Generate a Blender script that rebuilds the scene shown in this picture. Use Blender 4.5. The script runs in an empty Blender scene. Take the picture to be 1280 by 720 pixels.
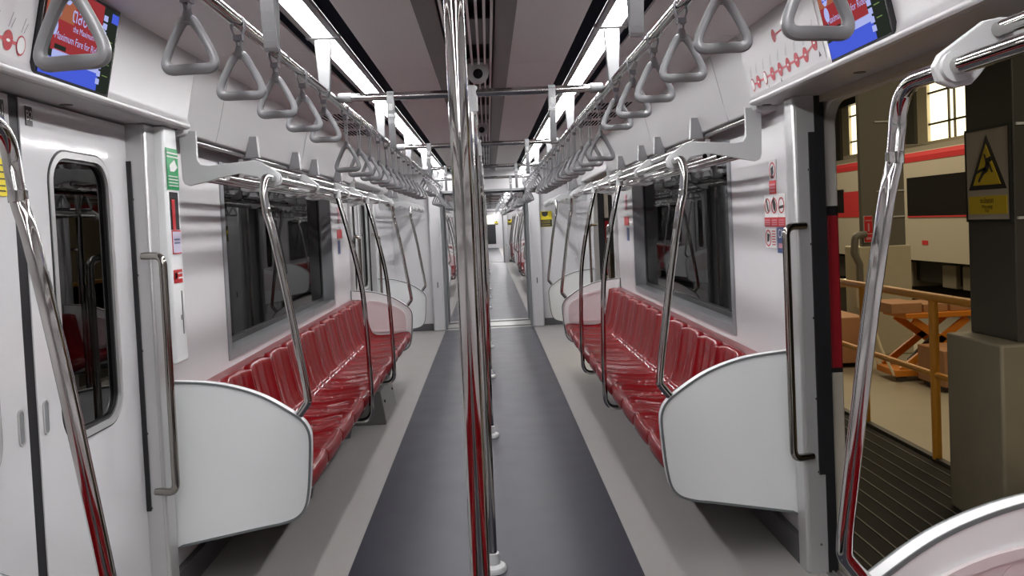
import bpy, bmesh, math, random
from mathutils import Vector, Matrix
random.seed(7)
PI = math.pi
col = bpy.context.scene.collection
sc = bpy.context.scene

# ------------------------------------------------------------------ materials
def mat_new(name):
    m = bpy.data.materials.new(name); m.use_nodes = True
    nt = m.node_tree; nt.nodes.clear()
    out = nt.nodes.new('ShaderNodeOutputMaterial')
    return m, nt, out

def pbr(name, rgb, rough=.4, metal=0., coat=0., noise=.0, nscale=30., bump=0., bscale=200., emit=None, estr=0., spec=.5, rvar=0., ior=1.5, crough=.06):
    m, nt, out = mat_new(name)
    b = nt.nodes.new('ShaderNodeBsdfPrincipled')
    nt.links.new(b.outputs[0], out.inputs[0])
    b.inputs['Base Color'].default_value = (*rgb, 1)
    b.inputs['Roughness'].default_value = rough
    b.inputs['Metallic'].default_value = metal
    b.inputs['Coat Weight'].default_value = coat
    b.inputs['Coat Roughness'].default_value = crough; b.inputs['IOR'].default_value = ior
    b.inputs['Specular IOR Level'].default_value = spec
    if emit:
        b.inputs['Emission Color'].default_value = (*emit, 1); b.inputs['Emission Strength'].default_value = estr
    if noise or bump or rvar:
        tc = nt.nodes.new('ShaderNodeTexCoord')
        if noise:
            n = nt.nodes.new('ShaderNodeTexNoise'); n.inputs['Scale'].default_value = nscale; n.inputs['Detail'].default_value = 5
            nt.links.new(tc.outputs['Object'], n.inputs['Vector'])
            mx = nt.nodes.new('ShaderNodeMix'); mx.data_type = 'RGBA'
            mx.inputs[6].default_value = (*[c*(1-noise) for c in rgb], 1)
            mx.inputs[7].default_value = (*[min(1, c*(1+noise)) for c in rgb], 1)
            nt.links.new(n.outputs['Fac'], mx.inputs[0]); nt.links.new(mx.outputs[2], b.inputs['Base Color'])
        if rvar:
            n = nt.nodes.new('ShaderNodeTexNoise'); n.inputs['Scale'].default_value = 4; n.inputs['Detail'].default_value = 6
            nt.links.new(tc.outputs['Object'], n.inputs['Vector'])
            mr = nt.nodes.new('ShaderNodeMapRange'); mr.inputs[3].default_value = rough-rvar; mr.inputs[4].default_value = rough+rvar
            nt.links.new(n.outputs['Fac'], mr.inputs[0]); nt.links.new(mr.outputs[0], b.inputs['Roughness'])
        if bump:
            n = nt.nodes.new('ShaderNodeTexNoise'); n.inputs['Scale'].default_value = bscale; n.inputs['Detail'].default_value = 4
            nt.links.new(tc.outputs['Object'], n.inputs['Vector'])
            bp = nt.nodes.new('ShaderNodeBump'); bp.inputs['Strength'].default_value = bump; bp.inputs['Distance'].default_value = .002
            nt.links.new(n.outputs['Fac'], bp.inputs['Height']); nt.links.new(bp.outputs[0], b.inputs['Normal'])
    return m

def emis(name, rgb, s):
    m, nt, out = mat_new(name)
    e = nt.nodes.new('ShaderNodeEmission'); e.inputs[0].default_value = (*rgb, 1); e.inputs[1].default_value = s
    nt.links.new(e.outputs[0], out.inputs[0]); return m

def glass_mat(name, tint, refl=1.0, ior=1.5):
    m, nt, out = mat_new(name)
    t = nt.nodes.new('ShaderNodeBsdfTransparent'); t.inputs[0].default_value = (*tint, 1)
    g = nt.nodes.new('ShaderNodeBsdfGlossy'); g.inputs[0].default_value = (refl, refl, refl, 1); g.inputs['Roughness'].default_value = .015
    f = nt.nodes.new('ShaderNodeFresnel'); f.inputs[0].default_value = ior
    mx = nt.nodes.new('ShaderNodeMixShader')
    nt.links.new(f.outputs[0], mx.inputs[0]); nt.links.new(t.outputs[0], mx.inputs[1]); nt.links.new(g.outputs[0], mx.inputs[2])
    nt.links.new(mx.outputs[0], out.inputs[0]); return m

def band_mat(name, stops, rough=.35):
    """colour bands by height above the floor (livery paint)"""
    m, nt, out = mat_new(name)
    b = nt.nodes.new('ShaderNodeBsdfPrincipled'); nt.links.new(b.outputs[0], out.inputs[0]); b.inputs['Roughness'].default_value = rough
    g = nt.nodes.new('ShaderNodeNewGeometry'); s = nt.nodes.new('ShaderNodeSeparateXYZ'); nt.links.new(g.outputs['Position'], s.inputs[0])
    mr = nt.nodes.new('ShaderNodeMapRange'); mr.inputs[1].default_value = -1; mr.inputs[2].default_value = 4
    nt.links.new(s.outputs[2], mr.inputs[0])
    r = nt.nodes.new('ShaderNodeValToRGB'); r.color_ramp.interpolation = 'CONSTANT'
    e = r.color_ramp.elements
    while len(e) < len(stops): e.new(.5)
    for k, (z, c) in enumerate(stops):
        e[k].position = (z+1)/5; e[k].color = (*c, 1)
    nt.links.new(mr.outputs[0], r.inputs[0]); nt.links.new(r.outputs[0], b.inputs['Base Color'])
    return m

def rib_mat(name, rgb, period, dark):
    m, nt, out = mat_new(name)
    b = nt.nodes.new('ShaderNodeBsdfPrincipled'); nt.links.new(b.outputs[0], out.inputs[0]); b.inputs['Roughness'].default_value = .8; b.inputs['Specular IOR Level'].default_value = .2
    tc = nt.nodes.new('ShaderNodeTexCoord'); n = nt.nodes.new('ShaderNodeTexNoise'); n.inputs['Scale'].default_value = 6; n.inputs['Detail'].default_value = 8
    nt.links.new(tc.outputs['Object'], n.inputs['Vector'])
    mx = nt.nodes.new('ShaderNodeMix'); mx.data_type = 'RGBA'; mx.inputs[6].default_value = (*dark, 1); mx.inputs[7].default_value = (*rgb, 1)
    nt.links.new(n.outputs['Fac'], mx.inputs[0]); nt.links.new(mx.outputs[2], b.inputs['Base Color'])
    return m

WHITE = pbr('white_panel', (.64, .635, .645), .22, rvar=.05)
UPPER = pbr('upper_panel_paint', (.54, .535, .54), .3, rvar=.04)
DOORW = pbr('door_gloss_white', (.64, .64, .65), .1, coat=.5)
CEIL = pbr('ceiling_paint', (.94, .93, .925), .45, rvar=.05)
CEILD = pbr('duct_grey', (.2, .19, .19), .5)
STEEL = pbr('polished_steel', (.5, .49, .475), .06, metal=1, rvar=.02)
RAILST = pbr('handrail_steel', (.36, .34, .31), .12, metal=1)
STEELD = pbr('bar_steel', (.5, .49, .48), .16, metal=1)
ALU = pbr('aluminium_post', (.58, .58, .58), .32, metal=.55)
GREYP = pbr('grey_handle_plastic', (.22, .224, .232), .28, coat=.25)
BELT = pbr('grey_belt', (.25, .25, .27), .5)
LGREY = pbr('light_grey_bracket', (.5, .51, .51), .35)
HANGER = pbr('hanger_white', (.24, .245, .25), .5, spec=.3)
RED = pbr('red_gloss_shell', (.155, .001, .003), .6, coat=.5, spec=.05, crough=.02)
REDL = pbr('red_ledge', (.15, .005, .009), .3)
PANELW = pbr('panel_laminate', (.8, .82, .82), .3, noise=.02, nscale=3)
PADW = pbr('pad_white_red_bounce', (.7, .62, .63), .3)  # white pad; red bounce from the seats is put into its pink tint
TABG = pbr('tab_grey', (.34, .34, .35), .4)
TRIMG = pbr('panel_edge_grey', (.15, .165, .165), .6, spec=.2)
FDARK = pbr('floor_dark_vinyl', (.027, .027, .039), .4, noise=.06, nscale=300, rvar=.05, spec=.25)
FLIGHT = pbr('floor_light_vinyl', (.315, .302, .29), .5, noise=.1, nscale=260, rvar=.05)
SKIRT = pbr('skirting_grey', (.08, .08, .083), .5)
BLACK = pbr('black_rubber', (.008, .008, .01), .5)
SLOT = pbr('navy_slot', (.006, .007, .014), .9, spec=.05)
LIGHT = emis('light_diffuser', (1, .985, .995), 40.0)
RIM = pbr('light_rim', (.4, .395, .4), .6, spec=.2)
GLASS = glass_mat('tinted_window_glass', (.09, .1, .1), .5, 1.6)
DGLASS = glass_mat('door_window_glass', (.22, .23, .23), .85, 1.55)
WFRAME = pbr('window_frame_grey', (.27, .28, .29), .4, metal=.3)
GREEN = pbr('sticker_green', (.02, .3, .1), .35)
SWHITE = pbr('sticker_white', (.75, .75, .74), .4)
SRED = pbr('sticker_red', (.5, .02, .025), .4)
SBLUE = pbr('sticker_blue', (.03, .06, .17), .4)
SYEL = pbr('sticker_yellow', (.75, .62, .02), .4)
SBLK = pbr('sticker_black', (.012, .012, .012), .4)
STHIN = pbr('print_grey', (.2, .2, .21), .6)
SPINK = pbr('sticker_pink', (.55, .25, .3), .5)
LINER = pbr('route_line_red', (.45, .015, .03), .4)
SCR_RED = emis('screen_red', (.3, .035, .04), 1.0)
SCR_ORG = emis('screen_orange', (.34, .11, .06), 1.0)
SCR_BLUE = emis('screen_blue', (.06, .1, .6), 1.1)
SCR_LB = emis('screen_light', (.45, .5, .9), .9)
SCR_DK = emis('screen_dark', (.02, .025, .02), 1.0)
SCR_GRN = emis('screen_green', (.2, .3, .1), .8)
BEZEL = pbr('screen_bezel', (.01, .01, .012), .2)
STAIN = pbr('threshold_steel', (.35, .35, .34), .35, metal=.7)
BELLOW = pbr('bellows_grey', (.3, .3, .31), .5)
# depot
DFLOOR = pbr('depot_floor', (.37, .33, .25), .35, noise=.08, nscale=3)
DGREY = pbr('depot_track_floor', (.16, .14, .11), .6)
PLATF = rib_mat('platform_steel', (.026, .022, .017), .2, (.011, .01, .008))
PRIB = pbr('platform_rib', (.05, .043, .033), .5)
CONC = pbr('painted_concrete', (.19, .165, .115), .6, noise=.12, nscale=8)
CONCW = pbr('pale_concrete', (.45, .41, .3), .6, noise=.05, nscale=8)
COLM = pbr('column_grey', (.045, .043, .037), .45)
COLM2 = pbr('far_column_grey', (.13, .125, .105), .5)
YRAIL = pbr('ochre_rail_paint', (.8, .36, .035), .4)
ORANGE = pbr('orange_paint', (.62, .21, .02), .4)
WOOD = pbr('crate_wood', (.4, .2, .095), .6, noise=.15, nscale=5)
DSTEEL = pbr('dark_steel', (.05, .045, .04), .5)
TRWHITE = pbr('train_white', (.38, .355, .3), .35)
TRRED = pbr('train_red', (.42, .035, .04), .35)
TRBLK = pbr('train_black', (.008, .007, .006), .25)
TRGREY = pbr('train_roof_grey', (.15, .135, .105), .6)
DWALL = pbr('depot_wall', (.22, .18, .11), .8)
DWIN = emis('depot_window_light', (1, .88, .58), 2.1)
TUBEL = emis('depot_tube_light', (1, .85, .5), 6)
MULL = pbr('mullion_dark', (.08, .065, .04), .6)
CREAMP = pbr('cream_paint', (.8, .72, .52), .6)
RIMPAINT = band_mat('door_rim_paint', [(-1, (.5, .46, .38)), (.80, (.01, .01, .01)), (.825, (.3, .012, .02)), (1.455, (.01, .01, .01)), (1.485, (.5, .48, .44))])
RIMTOP = pbr('door_rim_top', (.33, .27, .2), .4)
BRONZE = pbr('lintel_soffit', (.5, .46, .42), .4)

# ------------------------------------------------------------------ helpers
ORG = {}
def thing(name, label=None, cat=None, loc=(0, 0, 0), group=None, kind=None):
    o = bpy.data.objects.new(name, None); o.empty_display_size = .1
    col.objects.link(o); o.location = loc; ORG[o.name] = Vector(loc)
    if label: o['label'] = label
    if cat: o['category'] = cat
    if group: o['group'] = group
    if kind: o['kind'] = kind
    return o

class MB:
    def __init__(s): s.v = []; s.f = []
    def add(s, vs, fs):
        n = len(s.v); s.v += [tuple(p) for p in vs]; s.f += [tuple(i+n for i in f) for f in fs]; return s
    def box(s, x0, x1, y0, y1, z0, z1):
        x0, x1 = min(x0, x1), max(x0, x1); y0, y1 = min(y0, y1), max(y0, y1); z0, z1 = min(z0, z1), max(z0, z1)
        v = [(x, y, z) for z in (z0, z1) for y in (y0, y1) for x in (x0, x1)]
        return s.add(v, [(0, 2, 3, 1), (4, 5, 7, 6), (0, 1, 5, 4), (2, 6, 7, 3), (0, 4, 6, 2), (1, 3, 7, 5)])
    def prism(s, poly, axis, t0, t1):
        def P(a, b, t): return {'y': (a, t, b), 'x': (t, a, b), 'z': (a, b, t)}[axis]
        n = len(poly); v = [P(a, b, t0) for a, b in poly]+[P(a, b, t1) for a, b in poly]
        f = [tuple(range(n))[::-1], tuple(range(n, 2*n))]+[(i, (i+1) % n, n+(i+1) % n, n+i) for i in range(n)]
        return s.add(v, f)
    def ring(s, outer, inner, axis, t0, t1):
        def P(a, b, t): return {'y': (a, t, b), 'x': (t, a, b), 'z': (a, b, t)}[axis]
        n = len(outer)
        v = [P(a, b, t) for t in (t0, t1) for L in (outer, inner) for a, b in L]
        f = []
        for i in range(n):
            j = (i+1) % n
            f += [(i, j, n+j, n+i), (2*n+i, 3*n+i, 3*n+j, 2*n+j), (i, 2*n+i, 2*n+j, j), (n+i, n+j, 3*n+j, 3*n+i)]
        return s.add(v, f)
    def tube(s, path, r, seg=14, cap=True, flat=None):
        pts = [Vector(p) for p in path]; n = len(pts)
        rs = r if isinstance(r, (list, tuple)) else [r]*n
        tan = []
        for i in range(n):
            t = (pts[min(i+1, n-1)]-pts[max(i-1, 0)]); tan.append(t.normalized())
        up = Vector((0, 0, 1)) if abs(tan[0].z) < .9 else Vector((0, 1, 0))
        a = tan[0].cross(up).normalized(); vs = []
        for i in range(n):
            a = (a-tan[i]*a.dot(tan[i])).normalized(); b = tan[i].cross(a)
            for k in range(seg):
                c = 2*PI*k/seg; vs.append(pts[i]+a*(rs[i]*math.cos(c))+b*(rs[i]*math.sin(c)))
        fs = [(i*seg+k, i*seg+(k+1) % seg, (i+1)*seg+(k+1) % seg, (i+1)*seg+k) for i in range(n-1) for k in range(seg)]
        if cap: fs += [tuple(range(seg))[::-1], tuple((n-1)*seg+k for k in range(seg))]
        return s.add(vs, fs)
    def ctube(s, path, r, seg=10):
        """closed loop tube in a plane y = const"""
        pts = [Vector(p) for p in path]; n = len(pts); vs = []
        rs = r if isinstance(r, (list, tuple)) else [r]*n
        for i in range(n):
            t = (pts[(i+1) % n]-pts[i-1]).normalized(); b = Vector((0, 1, 0)); a = t.cross(b).normalized()
            for k in range(seg):
                c = 2*PI*k/seg; vs.append(pts[i]+a*(rs[i]*math.cos(c))+b*(rs[i]*.85*math.sin(c)))
        fs = [(i*seg+k, i*seg+(k+1) % seg, ((i+1) % n)*seg+(k+1) % seg, ((i+1) % n)*seg+k) for i in range(n) for k in range(seg)]
        return s.add(vs, fs)
    def lathe(s, prof, c=(0, 0, 0), seg=24, axis='z'):
        vs = []
        for r, z in prof:
            for k in range(seg):
                a = 2*PI*k/seg; p = (r*math.cos(a), r*math.sin(a), z)
                if axis == 'x': p = (z, p[0], p[1])
                if axis == 'y': p = (p[0], z, p[1])
                vs.append((p[0]+c[0], p[1]+c[1], p[2]+c[2]))
        n = len(prof)
        fs = [(i*seg+k, i*seg+(k+1) % seg, (i+1)*seg+(k+1) % seg, (i+1)*seg+k) for i in range(n-1) for k in range(seg)]
        fs += [tuple(range(seg))[::-1], tuple((n-1)*seg+k for k in range(seg))]
        return s.add(vs, fs)
    def grid(s, rows):
        n, m = len(rows), len(rows[0])
        return s.add([p for r in rows for p in r], [(i*m+j, i*m+j+1, (i+1)*m+j+1, (i+1)*m+j) for i in range(n-1) for j in range(m-1)])
    def text(s, body, size, o, ux, uy, align='CENTER', bold=0.):
        c = bpy.data.curves.new('lettering', 'FONT'); c.body = body; c.size = size; c.align_x = align; c.align_y = 'CENTER'; c.offset = bold; c.resolution_u = 3
        ob = bpy.data.objects.new('lettering', c); col.objects.link(ob)
        bpy.context.view_layer.update()
        me = bpy.data.meshes.new_from_object(ob.evaluated_get(bpy.context.evaluated_depsgraph_get()))
        o, ux, uy = Vector(o), Vector(ux), Vector(uy)
        s.add([o+ux*v.co.x+uy*v.co.y for v in me.vertices], [tuple(p.vertices) for p in me.polygons])
        bpy.data.objects.remove(ob); bpy.data.curves.remove(c); bpy.data.meshes.remove(me)
        return s
    def mesh(s, name, off=Vector((0, 0, 0)), angle=35, fix=True):
        me = bpy.data.meshes.new(name)
        me.from_pydata([tuple(Vector(p)-off) for p in s.v], [], s.f)
        bm = bmesh.new(); bm.from_mesh(me)
        bmesh.ops.remove_doubles(bm, verts=bm.verts, dist=1e-6)
        if fix: bmesh.ops.recalc_face_normals(bm, faces=bm.faces)
        bm.to_mesh(me); bm.free()
        me.shade_smooth(); me.set_sharp_from_angle(angle=math.radians(angle))
        return me
    def build(s, name, mat, parent=None, bevel=0., angle=35, label=None, kind=None, cat=None, group=None, fix=True, seg=2):
        off = Vector((0, 0, 0)); p = parent
        while p is not None:
            off = off+ORG.get(p.name, Vector((0, 0, 0))); p = p.parent
        me = s.mesh(name, off, angle, fix); me.materials.append(mat)
        o = bpy.data.objects.new(name, me); col.objects.link(o)
        if parent is not None: o.parent = parent
        if bevel:
            b = o.modifiers.new('edge', 'BEVEL'); b.width = bevel; b.segments = seg; b.limit_method = 'ANGLE'; b.angle_limit = math.radians(40)
        for k, v in (('label', label), ('kind', kind), ('category', cat), ('group', group)):
            if v: o[k] = v
        return o

def copy_tree(o, d=(0, 0, 0), label=None, group=None, parent=None, flip=False):
    c = o.copy(); col.objects.link(c)
    if parent is None:
        c.location = Vector(o.location)+Vector(d)
        if label: c['label'] = label
        if group: c['group'] = group
    else: c.parent = parent
    for ch in list(o.children): copy_tree(ch, parent=c)
    return c

def fillet(pts, r, n=8):
    pts = [Vector(p) for p in pts]; out = [pts[0]]
    for i in range(1, len(pts)-1):
        a, b, c = pts[i-1], pts[i], pts[i+1]
        u, v = (a-b), (c-b); lu, lv = u.length, v.length; u.normalize(); v.normalize()
        ri = r[i-1] if isinstance(r, (list, tuple)) else r
        ang = u.angle(v); d = min(ri/math.tan(ang/2), lu*.49, lv*.49)
        p0, p1 = b+u*d, b+v*d
        for k in range(n+1):
            t = k/n; out.append(p0*(1-t)**2+b*(2*t*(1-t))+p1*t*t)
    out.append(pts[-1]); return out

def catmull(pts, n=4, closed=False):
    P = [Vector(p) for p in pts]; m = len(P); out = []
    for i in range(m if closed else m-1):
        if closed: a, b, c, d = P[i-1], P[i], P[(i+1) % m], P[(i+2) % m]
        else: a, b, c, d = P[max(i-1, 0)], P[i], P[i+1], P[min(i+2, m-1)]
        for k in range(n):
            t = k/n
            out.append(.5*((2*b)+(c-a)*t+(2*a-5*b+4*c-d)*t*t+(3*b-a-3*c+d)*t**3))
    if not closed: out.append(P[-1])
    return out

def rrect(x0, x1, y0, y1, r, n=6):
    out = []
    rr = r if isinstance(r, (list, tuple)) else [r]*4
    for (cx, cy, a0, q) in ((x1-rr[0], y1-rr[0], 0, rr[0]), (x0+rr[1], y1-rr[1], 90, rr[1]), (x0+rr[2], y0+rr[2], 180, rr[2]), (x1-rr[3], y0+rr[3], 270, rr[3])):
        for k in range(n+1):
            a = math.radians(a0+90*k/n); out.append((cx+q*math.cos(a), cy+q*math.sin(a)))
    return out

def inset(poly, d):
    n = len(poly); out = []
    A = sum(poly[i][0]*poly[(i+1) % n][1]-poly[(i+1) % n][0]*poly[i][1] for i in range(n))
    sg = 1 if A > 0 else -1
    for i in range(n):
        p, q, r = Vector(poly[i-1]), Vector(poly[i]), Vector(poly[(i+1) % n])
        t = (r-p).normalized(); nrm = Vector((-t.y, t.x))*sg
        out.append(tuple(q+nrm*d))
    return out

def hole_plate(rect, hole):
    """outer points on rect matching hole points by direction (corners kept)"""
    x0, x1, y0, y1 = rect; cx = sum(p[0] for p in hole)/len(hole); cy = sum(p[1] for p in hole)/len(hole)
    hp = [(math.atan2(p[1]-cy, p[0]-cx), p) for p in hole]
    hp.sort(key=lambda t: t[0])
    def at_angle(a):
        for i in range(len(hp)):
            a0, p0 = hp[i-1]; a1, p1 = hp[i]
            if i == 0: a0 -= 2*PI
            for aa in (a, a-2*PI):
                if a0 <= aa <= a1:
                    d = Vector((math.cos(a), math.sin(a))); e = Vector(p1)-Vector(p0); w = Vector(p0)-Vector((cx, cy))
                    den = d.x*e.y-d.y*e.x
                    t = (w.x*e.y-w.y*e.x)/den if abs(den) > 1e-9 else w.length
                    return (cx+d.x*t, cy+d.y*t)
        return hp[0][1]
    L = list(hp)
    for (x, y) in ((x0, y0), (x1, y0), (x1, y1), (x0, y1)):
        a = math.atan2(y-cy, x-cx); L.append((a, at_angle(a)))
    L.sort(key=lambda t: t[0]); outer = []; inner = []
    for a, p in L:
        d = Vector((math.cos(a), math.sin(a))); t = 1e9
        if abs(d.x) > 1e-9: t = min(t, ((x1 if d.x > 0 else x0)-cx)/d.x)
        if abs(d.y) > 1e-9: t = min(t, ((y1 if d.y > 0 else y0)-cy)/d.y)
        outer.append((cx+d.x*t, cy+d.y*t)); inner.append(p)
    return outer, inner

ORD = ['first', 'second', 'third', 'fourth', 'fifth', 'sixth', 'seventh', 'eighth', 'ninth', 'tenth', 'eleventh', 'twelfth', 'thirteenth', 'fourteenth', 'fifteenth', 'sixteenth',
       'seventeenth', 'eighteenth', 'nineteenth', 'twentieth', 'twenty-first', 'twenty-second', 'twenty-third', 'twenty-fourth', 'twenty-fifth', 'twenty-sixth', 'twenty-seventh', 'twenty-eighth', 'twenty-ninth', 'thirtieth'] + ['thirty-'+w for w in ('first', 'second', 'third', 'fourth', 'fifth', 'sixth', 'seventh', 'eighth', 'ninth')] + ['fortieth'] + ['forty-'+w for w in ('first', 'second', 'third', 'fourth', 'fifth', 'sixth', 'seventh', 'eighth', 'ninth')] + ['fiftieth']
SIDE = {-1: 'closed-door side', 1: 'open-door side'}
SN = {-1: 'left', 1: 'right'}

# ------------------------------------------------------------------ layout numbers (metres; camera stands at y = 0)
D1, D2, BC, PER = 2.515, 8.895, 5.705, 6.38
CAR1 = (-5.2, 11.75); CAR2 = (12.6, 31.15); CAR3 = (31.9, 50.5)
DOORS1 = [D1, D2]; DOORS2 = [15.5, 21.88, 28.26]
HW = .76                         # half of a door opening
CZ = 2.25

# ------------------------------------------------------------------ setting: floor, ceiling, walls
def floor_car(y0, y1, near):
    f = thing('floor', kind='structure')
    MB().box(-.63, .63, y0, y1, -.06, 0).build('aisle_strip', FDARK, f)
    for s in (-1, 1): MB().box(s*.63, s*1.42, y0, y1, -.06, 0).build('side_strip', FLIGHT, f)
    return f
floor_car(*CAR1, True); floor_car(*CAR2, False); floor_car(*CAR3, False)

def ceiling_car(y0, y1, seam0):
    c = thing('ceiling', kind='structure')
    m = MB(); o = MB()
    ys = [y0]+[y for y in [seam0+2.1*k for k in range(-6, 20)] if y0+.2 < y < y1-.2]+[y1]
    for a, b in zip(ys[:-1], ys[1:]):
        for s in (-1, 1): m.box(s*.178, s*.443, a+.003, b-.003, CZ, CZ+.015)
    ys = [y0]+[y for y in [3.51+2.1*k-4.2*4 for k in range(0, 40)] if y0+.2 < y < y1-.2]+[y1]
    for a, b in zip(ys[:-1], ys[1:]):
        for s in (-1, 1): o.box(s*.672, s*1.2, a+.003, b-.003, CZ, CZ+.015)
    m.build('ceiling_panel', CEIL, c); o.build('ceiling_panel', CEIL, c)
    for s in (-1, 1):
        t = MB().box(s*.443, s*.505, y0, y1, CZ+.012, CZ+.02).box(s*.625, s*.672, y0, y1, CZ+.012, CZ+.02)
        t.build('ceiling_slot', SLOT, c)
    MB().box(-1.45, 1.45, y0, y1, CZ+.09, CZ+.12).build('ceiling_backing', BLACK, c)
    # air duct: sloping cheeks and long slats with dark openings behind
    for s in (-1, 1):
        MB().prism([(s*.18, CZ-.002), (s*.108, CZ+.035), (s*.108, CZ+.05), (s*.19, CZ+.02)], 'y', y0, y1).build('duct_cheek', CEILD, c)
    sl = MB()
    for x in (-.09, -.058, -.028, .004, .036, .066, .094): sl.box(x-.005, x+.005, y0, y1, CZ+.022, CZ+.04)
    sl.build('duct_slat', CEIL, c)
    k = y0+.3; bl = MB()
    while k < y1-.4:
        bl.box(-.1, .1, k+.33, min(k+.78, y1), CZ+.042, CZ+.05); k += .78
    bl.build('duct_cover', CEILD, c)
    return c
ceiling_car(*CAR1, 3.94); ceiling_car(*CAR2, 14.0); ceiling_car(*CAR3, 33.0)

def door_spans(doors, y0, y1):
    out = []; a = y0
    for d in doors: out.append((a, d-HW)); a = d+HW
    out.append((a, y1)); return out

def walls_car(y0, y1, doors, wins):
    for s in (-1, 1):
        w = thing('wall_'+SN[s], kind='structure')
        m = MB()
        for a, b in door_spans(doors, y0, y1):
            segs = [q for q in wins if q[0] >= a and q[1] <= b]
            if segs:
                p, q = segs[0]
                m.box(s*1.32, s*1.405, a, p, 0, 1.95).box(s*1.32, s*1.405, q, b, 0, 1.95)
                m.box(s*1.32, s*1.42, p, q, 0, .86).box(s*1.32, s*1.42, p, q, 1.86, 1.95)
            else: m.box(s*1.32, s*1.405, a, b, 0, 1.95)
        m.build('side_panel', WHITE, w)
        sk = MB()
        for a, b in door_spans(doors, y0, y1): sk.box(s*1.29, s*1.325, a+.1, b-.1, 0, .11)
        sk.build('skirting', SKIRT, w)
        # upper panels between doors, with a shut line near each rack end
        for a, b in door_spans([(d) for d in doors], y0, y1):
            pass
        lint = []
        a = y0; spans = []
        for d in doors:
            spans.append((a, d-1.02)); lint.append((d-1.02, d+1.02)); a = d+1.02
        spans.append((a, y1))
        u = MB()
        prof = [(1.15, CZ+.01), (1.165, 2.2), (1.213, 2.0), (1.232, 1.935), (1.25, 1.925), (1.4, 1.925), (1.4, CZ+.01)]
        for a, b in spans:
            cuts = [a]+[a+.42, a+.42+(b-a-.84)/2, b-.42]*(b-a > 3)+[b]
            for p, q in zip(cuts[:-1], cuts[1:]):
                u.prism([(s*x, z) for x, z in prof], 'y', p+.0015, q-.0015)
        u.build('upper_panel', UPPER, w, bevel=.004)
        l = MB(); so = MB()
        for a, b in lint:
            l.prism([(s*x, z) for x, z in [(1.15, CZ+.01), (1.165, 2.2), (1.208, 2.0), (1.205, 1.975), (1.198, 1.966), (1.198, 1.957), (1.205, 1.95), (1.225, 1.948), (1.225, CZ+.01)]], 'y', a+.001, b-.001)
            so.prism([(s*x, z) for x, z in [(1.225, 1.948), (1.44, 1.946), (1.44, CZ+.01), (1.225, CZ+.01)]], 'y', a+.001, b-.001)
        l.build('door_lintel', UPPER, w, bevel=.003); so.build('lintel_soffit', UPPER, w)
WINS1 = [(4.25, 7.16)]; WINS2 = [(17.25, 20.15), (23.65, 26.5)]
walls_car(*CAR1, DOORS1, WINS1); walls_car(*CAR2, DOORS2, WINS2); walls_car(*CAR3, [], [])

def lintel_details():
    k = 0
    for s in (-1, 1):
        for y in (D1+.25, D1+.99):
            MB().lathe([(.001, 1.9455), (.02, 1.9455), (.022, 1.948)], (s*1.33 if y < 3.4 else s*1.265, y, 0), 16).build('lintel_screw_cap', SBLK, bpy.data.objects['wall_'+SN[s]])
lintel_details()

# end walls, gangways
def end_wall(name, y, dirn, sign):
    w = thing(name, kind='structure')
    m = MB()
    for s in (-1, 1):
        m.box(s*.62, s*1.42, y, y+.06*dirn, 0, CZ+.05)
    m.box(-.62, .62, y, y+.06*dirn, 1.98, CZ+.05)
    m.build('end_panel', WHITE, w)
    p = MB()
    for s in (-1, 1): p.box(s*.625, s*.79, y-.13*dirn, y, 0, 2.02)
    p.build('pilaster', DOORW, w, bevel=.02)
    f = MB()
    for s in (-1, 1): f.box(s*.595, s*.625, y-.02*dirn, y+.1*dirn, 0, 1.99)
    f.box(-.625, .625, y-.02*dirn, y+.1*dirn, 1.955, 1.985)
    f.build('gangway_frame', WFRAME, w)
    MB().box(.8, 1.32, y-.02*dirn, y, 0, .1).box(-1.32, -.8, y-.02*dirn, y, 0, .1).build('skirting', SKIRT, w)
    h = MB()
    for s in (-1, 1): h.box(s*.7, s*.712, y-.14*dirn, y-.128*dirn, .62, .7)
    h.build('latch', SBLK, w)
    return w
end_wall('wall_far', 11.75, 1, True); end_wall('wall_gangway', 12.6, -1, False)
end_wall('wall_gangway_rear', 31.15, 1, False); end_wall('wall_last', 31.9, -1, False)
MB().box(-1.42, 1.42, CAR1[0]-.05, CAR1[0], 0, CZ+.05).build('wall_light_stop', WHITE, kind='structure')  # added unseen wall where the car runs on, keeps its light in
def gangway(y0, y1):
    g = thing('wall_bellows', kind='structure')
    for s in (-1, 1):
        prof = []; n = 10
        for k in range(n+1):
            y = y0+.06+(y1-y0-.12)*k/n; prof.append((s*(.64+(.03 if k % 2 else 0)), y))
        prof += [(s*.75, y1-.06), (s*.75, y0+.06)]
        MB().prism(prof, 'z', 0, 2.02).build('bellows_fold', BELLOW, g)
    MB().box(-.75, .75, y0+.06, y1-.06, 1.985, 2.05).build('bellows_roof', BELLOW, g)
    f = thing('floor', kind='structure')
    MB().box(-.75, .75, y0-.1, y1+.1, -.06, .002).build('gangway_plate', STAIN, f)
    MB().box(-.62, .62, y0+.05, y0+.18, .002, .018).box(-.62, .62, y1-.18, y1-.05, .002, .018).build('gangway_ramp', STAIN, f, bevel=.006)
gangway(11.75, 12.6); gangway(31.15, 31.9)

# cab end of the last car: bright window over a dark desk wall
w = thing('wall_cab', kind='structure')
MB().box(-1.42, 1.42, 50.5, 50.56, 0, 2.3).build('cab_bulkhead', WHITE, w)
MB().box(-.45, .5, 50.46, 50.5, .25, 1.45).build('cab_door', BLACK, w)
MB().prism(rrect(-.25, .42, 1.5, 2.0, .08), 'y', 50.44, 50.48).build('cab_window', emis('cab_daylight', (1, .95, .8), 2.2), w)

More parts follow.
